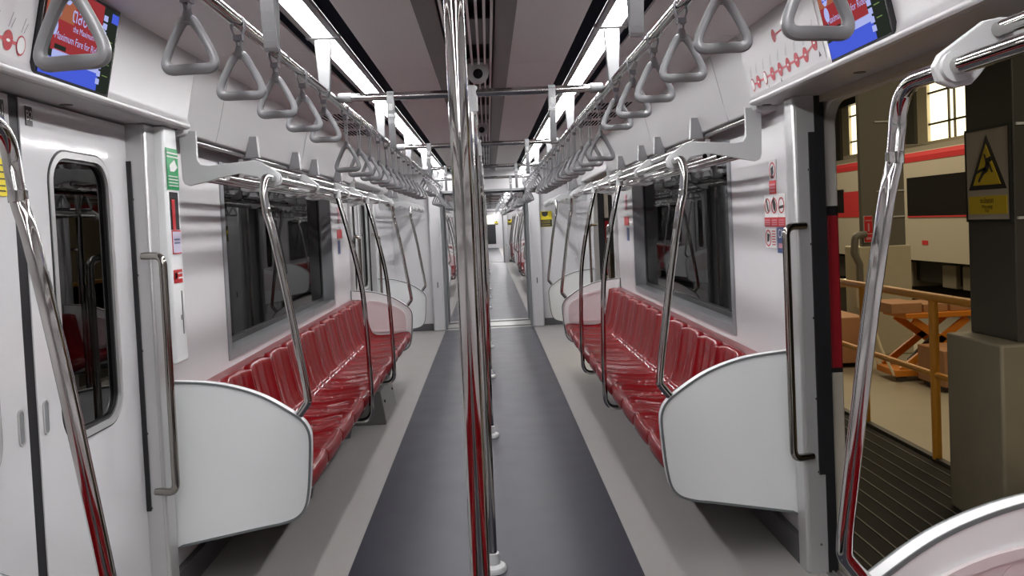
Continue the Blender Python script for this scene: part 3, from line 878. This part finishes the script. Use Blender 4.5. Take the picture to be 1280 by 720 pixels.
wall_sticker('notice_sticker', 'small pale notice with red border under the hammer window', -1, 1.2465, 3.385, 3.478, 1.425, 1.523, SRED,
             [('paper', MB().box(-1.2435, -1.2447, 3.389, 3.474, 1.43, 1.517), pbr('pale_lilac', (.62, .6, .74), .5)), ('print_line', lines(-1, 1.2435, 3.4, 3.46, [1.485, 1.47], .005), SBLUE)])
wall_sticker('fire_sign', 'small red fire sticker above the latch slot', -1, 1.2465, 3.38, 3.47, 1.305, 1.36, SRED,
             [('symbol', MB().lathe([(.014, 0), (.014, -.0012)], (-1.2445, 3.402, 1.335), 12, 'x'), SWHITE), ('print_line', lines(-1, 1.2445, 3.425, 3.465, [1.345, 1.325], .007), SWHITE)])
# door leaf plates B1 / B2 and the yellow warning
for yy, t in ((D1-.075, 'B1'), (D1+.075, 'B2')):
    wall_sticker('door_number_plate', 'black %s number plate on a closed door leaf' % t, -1, 1.3605, yy-.019, yy+.019, 1.858, 1.918, SBLK,
                 [('lettering', MB().text(t, .044, (-1.3575, yy, 1.888), (0, .8, 0), (0, 0, 1)), SWHITE)], 'sign', 'door number plates')
wall_sticker('warning_sticker', 'yellow warning sticker on the closed door leaf, partly behind the pole', -1, 1.3605, D1-.2, D1-.065, 1.635, 1.745, SYEL,
             [('print_line', lines(-1, 1.358, D1-.19, D1-.075, [1.725, 1.705, 1.685, 1.665, 1.65], .004), SBLK)])
# prohibition stickers on the open-door side wall
X = 1.318
def circ(y, z, r, s=1, x=X-.0035, sy=1): return MB().ring([(y+r*sy*math.cos(a), z+r*math.sin(a)) for a in [2*PI*k/24 for k in range(24)]], [(y+r*.84*sy*math.cos(a), z+r*.84*math.sin(a)) for a in [2*PI*k/24 for k in range(24)]], 'x', s*x, s*(x+.001))
GS = 'prohibition stickers beside the open doors'
def prohib(name, lab, yc, z0, z1, w, fig, red_z=None):
    r = thing(name, lab, 'sticker', (X, yc, z0), GS)
    zc = (z0+z1)/2 if red_z is None else (red_z+z1)/2
    plate(1, X, yc-w/2, yc+w/2, z0, z1).build('backing', SWHITE, r)
    circ(yc, zc, w*.43).build('red_ring', SRED, r)
    MB().prism(fig, 'x', X-.0035, X-.0025).build('figure', SBLK, r)
    if red_z:
        plate(1, X-.002, yc-w/2, yc+w/2, z0, red_z).build('red_caption', SRED, r)
        lines(1, X-.004, yc-w*.4, yc+w*.38, [z0+(red_z-z0)*q for q in (.7, .45, .22)], (red_z-z0)*.12).build('print_line', SPINK, r)
    return r
prohib('prohibition_sticker', 'topmost prohibition sticker with a red caption below', 3.61, 1.565, 1.715, .085, [(3.63, 1.68), (3.6, 1.69), (3.595, 1.66), (3.61, 1.65), (3.59, 1.635), (3.62, 1.635)], 1.625)
for i, yc in enumerate((3.688, 3.6, 3.512)):
    fig = [[(yc+.02, 1.545), (yc+.008, 1.55), (yc-.015, 1.49), (yc-.006, 1.487)], [(yc+.022, 1.53), (yc+.005, 1.555), (yc-.02, 1.52), (yc-.01, 1.485), (yc+.008, 1.5)], [(yc+.025, 1.51), (yc-.025, 1.515), (yc-.025, 1.503), (yc+.025, 1.498)]][i]
    prohib('prohibition_sticker', 'prohibition sticker in the row of three, %s from the window' % ORD[i], yc, 1.42, 1.565, .082, fig, 1.462)
r = thing('prohibition_sticker', 'lowest round prohibition sticker next to the blue car plate', 'sticker', (X, 3.67, 1.32), GS)
plate(1, X, 3.595, 3.725, 1.325, 1.412).build('backing', SWHITE, r)
circ(3.69, 1.368, .038).build('red_ring', SRED, r)
MB().prism([(3.70, 1.39), (3.67, 1.385), (3.68, 1.355), (3.705, 1.35)], 'x', X-.0035, X-.0025).build('figure', SBLK, r)
lines(1, X-.002, 3.6, 3.64, [1.40, 1.388, 1.376, 1.364, 1.352, 1.34], .005).build('print_line', SRED, r)
r = thing('car_number_plate', 'dark blue plate reading CAR on the wall by the open doors', 'sign', (X, 3.52, 1.31))
plate(1, X, 3.455, 3.578, 1.305, 1.418).build('backing', SBLUE, r)
MB().text('CAR', .056, (X-.003, 3.517, 1.388), (0, -.82, 0), (0, 0, 1)).build('lettering', SWHITE, r)
lines(1, X-.002, 3.475, 3.56, [1.342, 1.332], .01).build('print_line', SPINK, r)
# same cluster by the far doors, seen small
for s, yc, lab in ((-1, 7.55, 'small cluster of notices on the closed-door side wall past the window'), (1, 7.5, 'small cluster of notices on the open-door side wall past the window')):
    r = thing('notice_cluster', lab, 'sticker', (s*X, yc, 1.3))
    plate(s, X, yc-.05, yc+.05, 1.56, 1.7).build('upper_notice', SPINK, r)
    plate(s, X, yc-.12, yc+.12, 1.42, 1.5).build('red_notice', SRED, r)
    plate(s, X, yc-.11, yc+.0, 1.28, 1.4).build('blue_notice', SBLUE, r)
# yellow sign on the end wall
def gang_sign(y, lab, dirn=-1):
    r = thing('gangway_sign', lab, 'sign', (.87, y, 1.41), 'yellow gangway signs')
    MB().box(.765, .965, y-.004, y, 1.41, 1.635).build('backing', SYEL, r)
    MB().box(.768, .962, y-.006, y-.003, 1.415, 1.515).build('black_field', SBLK, r)
    MB().prism([(.82, 1.63), (.91, 1.63), (.905, 1.58), (.88, 1.56), (.85, 1.56), (.825, 1.58)], 'y', y-.006, y-.003).build('hand_symbol', SBLK, r)
    m = MB()
    for z in (1.495, 1.47, 1.44): m.box(.79, .94, y-.0075, y-.0055, z-.006, z+.006)
    m.build('print_line', pbr('dull_gold', (.3, .25, .05), .5), r)
    return r
gang_sign(11.748, 'yellow and black warning sign on the end wall by the gangway')
gang_sign(31.148, 'yellow and black warning sign at the end of the next car')
o = gang_sign(50.49, 'yellow and black warning sign on the last bulkhead'); o.location.x -= .3

# upper panel surface: point on the sloping face at height z
def up_x(z): return 1.165+(2.2-z)/(2.2-2.0)*(1.208-1.165)
def up_pt(s, y, z, out=.0): 
    return Vector((s*(up_x(z)-out), y, z))
SL = Vector((1.165-1.208, 0, .2)).normalized()
def slab(s, y0, y1, z0, z1, out, t=.002):
    m = MB(); v = []
    for o in (out, out-t):
        for (y, z) in ((y0, z0), (y1, z0), (y1, z1), (y0, z1)): v.append(up_pt(s, y, z, o))
    return m.add(v, [(0, 1, 2, 3), (4, 7, 6, 5), (0, 4, 5, 1), (1, 5, 6, 2), (2, 6, 7, 3), (3, 7, 4, 0)])
def screen(s, y0, y1, lab):
    """info display: y0 is the left edge as read"""
    r = thing('info_screen', lab, 'screen', (s*1.18, (y0+y1)/2, 1.98), 'info screens above the doors')
    z0, z1 = 1.975, 2.235
    d = 1 if y1 > y0 else -1; W = abs(y1-y0)
    def Y(u): return y0+d*W*u
    def Z(v): return z0+(z1-z0)*v
    def blk(u0, u1, v0, v1, o): return slab(s, Y(u0), Y(u1), Z(v0), Z(v1), o)
    slab(s, y0-d*.012, y1+d*.012, z0-.01, z1+.01, .016, .02).build('bezel', BEZEL, r)
    p = blk(0, 1, 0, 1, .018).build('panel', SCR_DK, r)
    blk(0, .76, .28, 1, .02).build('red_field', SCR_RED, r)
    blk(0, .36, .62, 1, .0205).build('orange_field', SCR_ORG, r)
    blk(0, .8, 0, .2, .02).build('blue_field', SCR_BLUE, r)
    blk(.14, .8, .2, .29, .02).build('pale_field', SCR_LB, r)
    blk(.9, 1, .86, .97, .02).build('blue_field', SCR_BLUE, r)
    m = MB()
    for k in range(9):
        q = blk(.775, .83, .08+.095*k, .145+.095*k, .0205); m.add(q.v, q.f)
    m.build('tick_column', SCR_LB, r)
    m = MB()
    for k in range(4):
        q = blk(.87, .95, .2+.14*k, .208+.14*k, .0205); m.add(q.v, q.f)
    m.build('print_line', SCR_GRN, r)
    ux = Vector((0, d, 0)); uy = Vector((s*SL.x, 0, SL.z))
    t = MB()
    t.text('ตลอดสาย', .062, up_pt(s, Y(.56), Z(.72), .0225), ux*.85, uy)
    t.text('the Maximum Fare', .026, up_pt(s, Y(.56), Z(.575), .0225), ux*.9, uy)
    t.text('Maximum Fare for Riders', .032, up_pt(s, Y(.46), Z(.44), .0225), ux*.85, uy)
    t.build('lettering', SCR_LB, r)
    # plain pale figure blobs with the number 20
    b = MB()
    for (u, v, a, c) in ((.13, .72, .05, .1), (.11, .52, .045, .09), (.24, .88, .05, .08)):
        b.add([up_pt(s, Y(u+a*math.cos(k*PI/8)), Z(v+c*math.sin(k*PI/8)), .0222) for k in range(16)], [tuple(range(16))])
    b.build('pale_shape', SCR_LB, r, fix=False)
    MB().text('20', .05, up_pt(s, Y(.13), Z(.73), .0235), ux*.8, uy).build('number', SCR_BLUE, r)
    q = blk(.0, .1, .28, .42, .0207); q2 = blk(.15, .3, .3, .35, .0207); q.add(q2.v, q2.f); q.build('dark_field', SCR_DK, r)
    return r
screen(-1, 2.345, 2.765, 'lit info screen with Thai lettering above the closed doors')
screen(1, 2.665, 2.28, 'lit info screen above the open doors, partly behind a strap')

def route_map(s, y0, y1, lab, pts, up=None):
    r = thing('route_map', lab, 'map', (s*1.19, (y0+y1)/2, 1.98), 'route maps above the doors')
    slab(s, y0, y1, 1.968, 2.215, .0025).build('sheet', pbr('map_paper', (.7, .69, .7), .25), r)
    m = MB()
    for a, b in zip(pts[:-1], pts[1:]):
        A, B = up_pt(s, *a, .0035), up_pt(s, *b, .0035); t = (B-A).normalized(); nn = t.cross(Vector((s, 0, 0))).normalized()*.005
        m.add([A-nn, B-nn, B+nn, A+nn], [(0, 1, 2, 3)])
    m.build('route_line', LINER, r, fix=False)
    rings = MB(); names = MB()
    def disc(M, y, z, ra, rb, o, n=16): M.add([up_pt(s, y+ra*math.cos(2*PI*k/n), z+rb*math.sin(2*PI*k/n), o) for k in range(n)], [tuple(range(n))])
    for i, (y, z) in enumerate(pts):
        if i in (0, 2) : disc(rings, y, z, .022, .027, .0042); core = MB(); disc(core, y, z, .018, .0225, .005); core.build('station_code', SWHITE, r, fix=False)
        else:
            dots = MB(); disc(dots, y, z, .022, .027, .0042); dots.build('station_dot', LINER, r, fix=False); core = MB(); disc(core, y, z, .009, .004, .005); core.build('station_code', SWHITE, r, fix=False)
        for j, q in enumerate((-.005, .007)):
            A = up_pt(s, y+q, z+.034, .0035); B = up_pt(s, y+q-s*.014, z+.075-.012*j, .0035)
            nn = Vector((0, .0013, 0)); names.add([A-nn, B-nn, B+nn, A+nn], [(0, 1, 2, 3)])
    rings.build('station_ring', LINER, r, fix=False)
    names.build('station_name', STHIN, r, fix=False)
    return r
route_map(-1, 1.72, D1-.185, 'white route map with red line above the closed doors',
          [(D1-.24, 2.03), (D1-.30, 2.032), (D1-.37, 2.034), (D1-.44, 2.036), (D1-.51, 2.038), (D1-.58, 2.04), (D1-.64, 2.06)])
rp = [(3.47, 2.028)]+[(3.4-.085*k, 2.03+.0012*k) for k in range(7)]+[(2.80, 2.06)]
route_map(1, D1+.225, 3.53, 'white route map with red line above the open doors', rp)
r = bpy.data.objects['route_map.001']
ex = MB()
for (y, z, a) in ((3.13, 2.16, .025), ):
    ex.add([up_pt(1, y+a*.8*math.cos(2*PI*k/16), z+a*math.sin(2*PI*k/16), .0042) for k in range(16)], [tuple(range(16))])
A, B = up_pt(1, 3.13, 2.16, .0036), up_pt(1, 3.0, 2.165, .0036); ex.add([A-Vector((0, 0, .004)), B-Vector((0, 0, .004)), B+Vector((0, 0, .004)), A+Vector((0, 0, .004))], [(0, 1, 2, 3)])
ex.build('branch_line', LINER, r, fix=False)
ar = MB()
for y, z in ((3.3, 2.0), (3.16, 2.005), (2.78, 2.03)):
    ar.add([up_pt(1, y, z, .0036), up_pt(1, y-.012, z-.02, .0036), up_pt(1, y+.008, z-.022, .0036)], [(0, 1, 2)])
ar.build('arrow', SBLK, r, fix=False)

# ------------------------------------------------------------------ depot outside the open doors
def depot():
    f = thing('ground', kind='structure')
    MB().box(2.62, 9, -6, 60, -1.2, -1.1).build('painted_floor', DFLOOR, f)
    MB().box(9, 20, -6, 60, -1.25, -1.12).build('track_floor', DGREY, f)
    MB().box(-14, 1.5, -6, 60, -1.4, -1.3).build('track_bed', DGREY, f)
    pf = thing('floor_platform', kind='structure')
    MB().box(1.56, 2.62, -3, 30, -.12, -.02).build('deck', PLATF, pf)
    m = MB()
    for k in range(11): m.box(1.58+.095*k, 1.588+.095*k, -3, 14, -.02, -.016)
    m.build('deck_rib', PRIB, pf)
    MB().box(2.60, 2.64, -3, 30, -.14, 0).build('edge_angle', PRIB, pf)
    MB().box(1.7, 2.6, -3, 30, -1.1, -.13).build('platform_base', CONC, pf)
    # guard rail along the platform edge
    r = thing('guard_rail', 'ochre yellow tubular guard rail along the platform edge outside', 'railing', (2.62, 5.5, 0))
    MB().tube([(2.62, 3.95, .945), (2.62, 14, .945)], .026, 14).build('top_rail', YRAIL, r)
    MB().tube([(2.62, 3.95, .49), (2.62, 14, .49)], .019, 12).build('mid_rail', YRAIL, r)
    for y in (4.70, 5.6, 6.5, 7.4, 8.3, 9.2, 10.1, 11.0, 11.9): MB().tube([(2.62, y, -.01), (2.62, y, .945)], .026, 14).build('post', YRAIL, r)
    # pedestal and column
    r = thing('column_pedestal', 'square olive-grey concrete pedestal on the platform under the dark column', 'pedestal', (2.55, 3.77, -.02))
    MB().box(2.29, 2.85, 3.55, 3.99, -.02, .85).build('block', CONC, r, bevel=.012)
    r = thing('steel_column', 'dark grey square steel column standing on the near pedestal', 'column', (2.6, 3.78, .85)); r['kind'] = 'thing'
    MB().box(2.4, 2.78, 3.6, 3.96, .85, 4.2).build('shaft', COLM, r, bevel=.006)
    MB().box(2.79, 2.775, 3.598, 3.602, .85, 4.2).build('edge_strip', DSTEEL, r)
    m = MB()
    for z in (1.41, 1.83): m.box(2.41, 2.78, 3.59, 3.602, z-.006, z+.006)
    m.build('sign_strap', LGREY, r)
    r = thing('fall_hazard_sign', 'yellow falling-person hazard sign strapped to the dark column', 'sign', (2.39, 3.78, 1.4))
    x = 2.39
    MB().box(x, x+.01, 3.615, 3.945, 1.40, 1.83).build('backing', pbr('sign_grey_white', (.42, .38, .31), .5), r)
    MB().ring([(3.608, 1.393), (3.952, 1.393), (3.952, 1.837), (3.608, 1.837)], [(3.62, 1.405), (3.94, 1.405), (3.94, 1.825), (3.62, 1.825)], 'x', x-.002, x+.008).build('rim', SBLK, r)
    MB().prism([(3.635, 1.545), (3.925, 1.545), (3.78, 1.80)], 'x', x-.002, x).build('triangle', SBLK, r)
    YL = pbr('hazard_yellow', (.6, .44, .02), .5)
    MB().prism([(3.675, 1.567), (3.885, 1.567), (3.78, 1.757)], 'x', x-.004, x-.001).build('triangle_field', YL, r)
    fg = MB()
    fg.prism([(3.76, 1.69), (3.772, 1.695), (3.785, 1.655), (3.765, 1.635), (3.752, 1.66)], 'x', x-.006, x-.003)
    fg.prism([(3.795, 1.715), (3.785, 1.71), (3.765, 1.66), (3.775, 1.655)], 'x', x-.006, x-.003)
    fg.prism([(3.728, 1.625), (3.737, 1.622), (3.765, 1.67), (3.757, 1.677)], 'x', x-.006, x-.003)
    fg.prism([(3.785, 1.655), (3.765, 1.63), (3.8, 1.615), (3.835, 1.58), (3.843, 1.588), (3.81, 1.628)], 'x', x-.006, x-.003)
    fg.prism([(3.785, 1.65), (3.775, 1.635), (3.825, 1.63), (3.86, 1.618), (3.862, 1.628), (3.83, 1.642)], 'x', x-.006, x-.003)
    fg.lathe([(.013, 0), (.013, -.003)], (x-.003, 3.748, 1.685), 14, 'x')
    fg.build('falling_figure', SBLK, r)
    MB().box(x-.003, x, 3.635, 3.925, 1.43, 1.515).build('text_panel', YL, r)
    t = MB().text('ระวังตก', .034, (x-.0045, 3.78, 1.492), (0, -1, 0), (0, 0, 1)).text('Warning', .024, (x-.0045, 3.78, 1.465), (0, -1, 0), (0, 0, 1)).text('Fall', .022, (x-.0045, 3.78, 1.445), (0, -1, 0), (0, 0, 1))
    t.build('lettering', SBLK, r)
    # second column with plinth
    r = thing('column_pedestal', 'pale concrete pedestal under the far grey column', 'pedestal', (6.98, 14.2, -1.1))
    MB().box(6.45, 7.36, 14, 14.6, -1.1, .80).build('block', CONCW, r, bevel=.02)
    r = thing('steel_column', 'tall grey steel column farther off, carrying red extinguisher signs', 'column', (6.98, 14.3, .8)); r['kind'] = 'thing'
    MB().box(6.53, 7.29, 14.05, 14.15, .80, 7).build('shaft', COLM2, r)
    m = MB()
    for z in (1.3, 1.75, 2.95): m.box(6.8, 7.29, 14.03, 14.05, z-.012, z+.012)
    m.build('band', LGREY, r)
    r = thing('extinguisher_sign', 'red extinguisher sign on the far grey column', 'sign', (6.72, 14.04, .88))
    MB().box(6.55, 6.70, 14.02, 14.048, .87, 1.33).build('backing', SWHITE, r)
    MB().box(6.555, 6.695, 14.012, 14.022, 1.03, 1.325).box(6.555, 6.695, 14.012, 14.022, .88, 1.015).build('red_field', SRED, r)
    MB().box(6.61, 6.64, 14.006, 14.014, 1.06, 1.2).box(6.57, 6.68, 14.006, 14.014, 1.24, 1.26).box(6.58, 6.67, 14.006, 14.014, .92, .96).build('symbol', SPINK, r)
    r = thing('bent_pipe', 'grey bent conduit pipe beside the far pedestal', 'pipe', (6.4, 14, -.2))
    MB().tube(fillet([(6.55, 13.95, 1.02), (6.36, 13.95, 1.0), (6.33, 13.95, .7), (6.42, 13.95, .5), (6.42, 13.95, -.1)], .1, 6), .06, 10).build('pipe', COLM2, r)
    MB().box(6.3, 6.56, 13.85, 14.0, -.25, .15).build('valve_box', CONCW, r, bevel=.02)
    # train on the next track
    t = thing('train_carriage', 'white depot train with red stripe and dark windows on the next track', 'train', (11.4, 21, -1.1))
    y0, y1 = 6, 46
    MB().prism([(10.02, .19), (10.0, .5), (10.0, 2.6), (10.1, 2.72), (12.7, 2.72), (12.8, 2.6), (12.8, .19)], 'y', y0, y1).build('body', TRWHITE, t)
    MB().prism([(9.99, 2.48), (9.985, 2.6), (10.06, 2.7), (10.2, 2.72), (10.2, 2.48)], 'y', y0, y1).build('red_stripe', TRRED, t)
    MB().prism([(10.12, 2.72), (10.3, 2.86), (12.5, 2.86), (12.7, 2.72)], 'y', y0, y1).build('roof', TRGREY, t)
    for k in range(5): MB().box(10.4, 12.3, 14+6*k, 17.5+6*k, 2.86, 2.98).build('roof_unit', TRGREY, t, bevel=.02)
    wd = MB().box(9.985, 10.0, 6, 19.15, 1.22, 2.12).build('window_band', TRBLK, t)
    MB().box(9.98, 10.0, 6, 19.15, 1.19, 1.225).build('band_line', TRRED, t)
    rd = MB().box(9.985, 10.0, 20.6, 23.2, 1.22, 1.92).build('red_door', TRRED, t)
    MB().box(9.98, 9.99, 22.6, 23.2, 1.35, 2.0).build('door_window', TRBLK, rd)
    for yy, ln, zb in ((9, .7, -.5), (11.4, 1.5, -.5), (17.0, .5, -.42), (17.75, .55, -.42), (19.6, .5, -.5), (20.9, 1.2, -.55), (23.3, .7, -.5)):
        MB().box(10.3, 11.6, yy, yy+ln, zb, .1).build('underfloor_box', DSTEEL if ln > .6 else TRGREY, t, bevel=.02)
    MB().box(10.4, 12.6, y0, y1, -.35, .19).build('underframe', TRBLK, t)
    for yy in (14.6, 15.6, 24.0, 26.2): MB().lathe([(.43, 0), (.43, .1), (.1, .12)], (10.35, yy, -.67), 24, 'x').build('wheel', TRBLK, t)
    MB().box(9.99, 10.0, 18.3, 18.55, .56, .66).build('red_tag', TRRED, t)
    # scissor lift with planks, trolley, crates
    r = thing('scissor_lift', 'orange scissor lift table behind the guard rail', 'lift', (6.5, 12, -1.1))
    MB().box(6.05, 7.3, 11.7, 12.4, -.17, -.09).build('platform', ORANGE, r, bevel=.01)
    MB().box(5.9, 7.3, 11.75, 12.35, -1.02, -.92).build('base_frame', ORANGE, r, bevel=.01)
    for y in (11.78, 12.32):
        for (a, b) in (((6.0, -.93), (7.0, -.2)), ((7.2, -.93), (6.2, -.2))):
            d = Vector((b[0]-a[0], b[1]-a[1])).normalized(); nn = Vector((-d.y, d.x))*.05
            MB().prism([(a[0]-nn.x, a[1]-nn.y), (b[0]-nn.x, b[1]-nn.y), (b[0]+nn.x, b[1]+nn.y), (a[0]+nn.x, a[1]+nn.y)], 'y', y-.025, y+.025).build('scissor_arm', ORANGE, r)
    MB().tube([(6.25, 12, -.85), (6.62, 12, -.5)], .06, 12).build('ram', DSTEEL, r)
    MB().tube([(7.2, 11.75, -1.0), (7.2, 11.75, -.12)], .05, 10).build('post', ORANGE, r)
    MB().tube([(5.9, 11.8, -1.0), (5.72, 11.8, -.6), (5.6, 11.8, -.2)], .02, 10).tube([(5.95, 12.3, -1.0), (5.77, 12.3, -.6), (5.65, 12.3, -.2)], .02, 10).tube([(5.6, 11.8, -.2), (5.65, 12.3, -.2)], .02, 10).build('push_handle', CREAMP, r)
    for x in (6.0, 7.15):
        MB().lathe([(.07, -.03), (.07, .03)], (x, 11.8, -1.03), 14, 'y').build('caster', DSTEEL, r)
    r = thing('timber_stack', 'stack of brown timber blocks on the scissor lift table', 'timber', (6.4, 12, -.09))
    MB().box(5.85, 6.3, 11.72, 12.38, -.09, .06).box(6.34, 6.7, 11.75, 12.36, -.09, .03).box(6.74, 7.15, 11.75, 12.36, -.09, .04).build('block', WOOD, r, bevel=.008)
    for k, (x0, x1, y0_, y1_, z1, lab) in enumerate(((5.45, 6.08, 13, 14.6, -.28, 'low brown crate on the depot floor beyond the rail, by the door edge'), (6.15, 7.1, 10.9, 11.6, -.52, 'brown crate on the depot floor beside the near pedestal'))):
        r = thing('crate', lab, 'crate', ((x0+x1)/2, (y0_+y1_)/2, -1.1))
        MB().box(x0, x1, y0_, y1_, -1.02, z1).build('box', WOOD, r, bevel=.01)
        for x in (x0+.08, x1-.12): MB().box(x, x+.08, y0_, y1_, -1.1, -1.02).build('skid', DSTEEL, r)
    r = thing('tube_lamp', 'glowing tube lamp on a bench far off in the depot', 'lamp', (7.1, 16, 0))
    MB().tube([(6.9, 16, .06), (7.3, 16, .03)], .035, 10).build('tube', TUBEL, r)
    MB().box(6.85, 7.4, 15.96, 16.2, -.08, -.01).build('holder', WOOD, r)
    MB().box(6.9, 7.35, 16, 16.2, -1.1, -.08).build('stand', DSTEEL, r)
    # far depot wall with tall windows
    w = thing('wall_depot', kind='structure')
    MB().box(14.2, 14.4, -6, 60, -1.1, 9).build('wall_face', DWALL, w)
    MB().box(14.0, 14.2, -6, 60, 3.2, 3.45).build('sill_beam', CREAMP, w)
    k = 0
    for ye in (25.5, 31.07, 19.93, 36.64):
        wr = thing('window_%d' % (20+k), loc=(14.1, ye-1.3, 3.5), kind='structure'); k += 1
        MB().box(14.1, 14.15, ye-2.9, ye, 3.45, 5.35).build('pane', DWIN, wr)
        m = MB()
        for q in (ye-2.6, ye-1.4, ye-1.1): m.box(14.04, 14.1, q-.022, q+.022, 3.45, 5.35)
        for z in (3.98, 4.95): m.box(14.03, 14.1, ye-2.9, ye, z-.028, z+.028)
        m.build('mullion', MULL, wr)
        MB().box(14.0, 14.18, ye, ye+.6, 3.45, 5.4).build('reveal', CREAMP, wr)
        MB().box(13.9, 14.2, ye+.6, ye+1.5, 2.5, 8).build('pier', COLM2, wr)
        MB().box(13.85, 14.15, ye-2.7, ye+1.0, 5.35, 5.75).build('head_beam', COLM, wr)
    MB().box(9, 14, -6, 60, 6.2, 6.5).build('ceiling_depot', COLM, kind='structure')
depot()

# ------------------------------------------------------------------ lights of the depot, added spot, world, camera
def area(name, loc, sx, sy, power, rgb, rot=(0, 0, 0)):
    l = bpy.data.lights.new(name, 'AREA'); l.shape = 'RECTANGLE'; l.size = sx; l.size_y = sy; l.energy = power; l.color = rgb
    o = bpy.data.objects.new(name, l); col.objects.link(o); o.location = loc; o.rotation_euler = rot; return o
area('depot_lamp', (6, 8, 6.1), 3, 6, 260, (1, .83, .56))
sl = bpy.data.lights.new('added_pedestal_spot', 'SPOT'); sl.energy = 900; sl.color = (1, .86, .62); sl.spot_size = math.radians(15); sl.spot_blend = .5; sl.shadow_soft_size = .15  # added lamp, aimed to brighten the near pedestal and column
so_ = bpy.data.objects.new('added_pedestal_spot', sl); col.objects.link(so_); so_.location = (1.75, -4.5, 4.2)
so_.rotation_euler = (Vector((2.62, 3.75, 1.2))-so_.location).to_track_quat('-Z', 'Y').to_euler()
area('depot_lamp', (6, 20, 6.1), 3, 8, 520, (1, .83, .56))
area('depot_lamp', (8.5, 14, 5.5), 1, 10, 170, (1, .83, .56), (0, -.7, 0))
wd = bpy.data.worlds.new('World'); sc.world = wd; wd.use_nodes = True
bg = wd.node_tree.nodes['Background']; bg.inputs[0].default_value = (.05, .045, .04, 1); bg.inputs[1].default_value = .25

def cam_basis():
    psi, p, r = 0.02782324851352833, 0.032538717323140884, -.0455
    F = Vector((math.sin(psi)*math.cos(p), math.cos(psi)*math.cos(p), -math.sin(p)))
    R = Vector((math.cos(psi), -math.sin(psi), 0)); U = R.cross(F)
    R2 = R*math.cos(r)+U*math.sin(r); U2 = R2.cross(F)
    return R2, F, U2
cd = bpy.data.cameras.new('Camera'); cam = bpy.data.objects.new('Camera', cd); col.objects.link(cam)
R_, F_, U_ = cam_basis()
M = Matrix((R_, U_, -F_)).transposed().to_4x4(); M.translation = Vector((.045, 0, 1.49)); cam.matrix_world = M
cd.sensor_fit = 'HORIZONTAL'; cd.sensor_width = 36; cd.lens = 36*1024/1280; cd.shift_y = -48/1280; cd.clip_start = .05; cd.clip_end = 300
sc.camera = cam
sc.view_settings.view_transform = 'Standard'; sc.view_settings.look = 'None'; sc.view_settings.exposure = 0.0; sc.view_settings.gamma = 1.0
sc.cycles.use_denoising = True; sc.cycles.max_bounces = 12; sc.cycles.diffuse_bounces = 8; sc.cycles.glossy_bounces = 5; sc.cycles.transparent_max_bounces = 12
sc.cycles.sample_clamp_indirect = 6; sc.cycles.caustics_reflective = False; sc.cycles.caustics_refractive = False
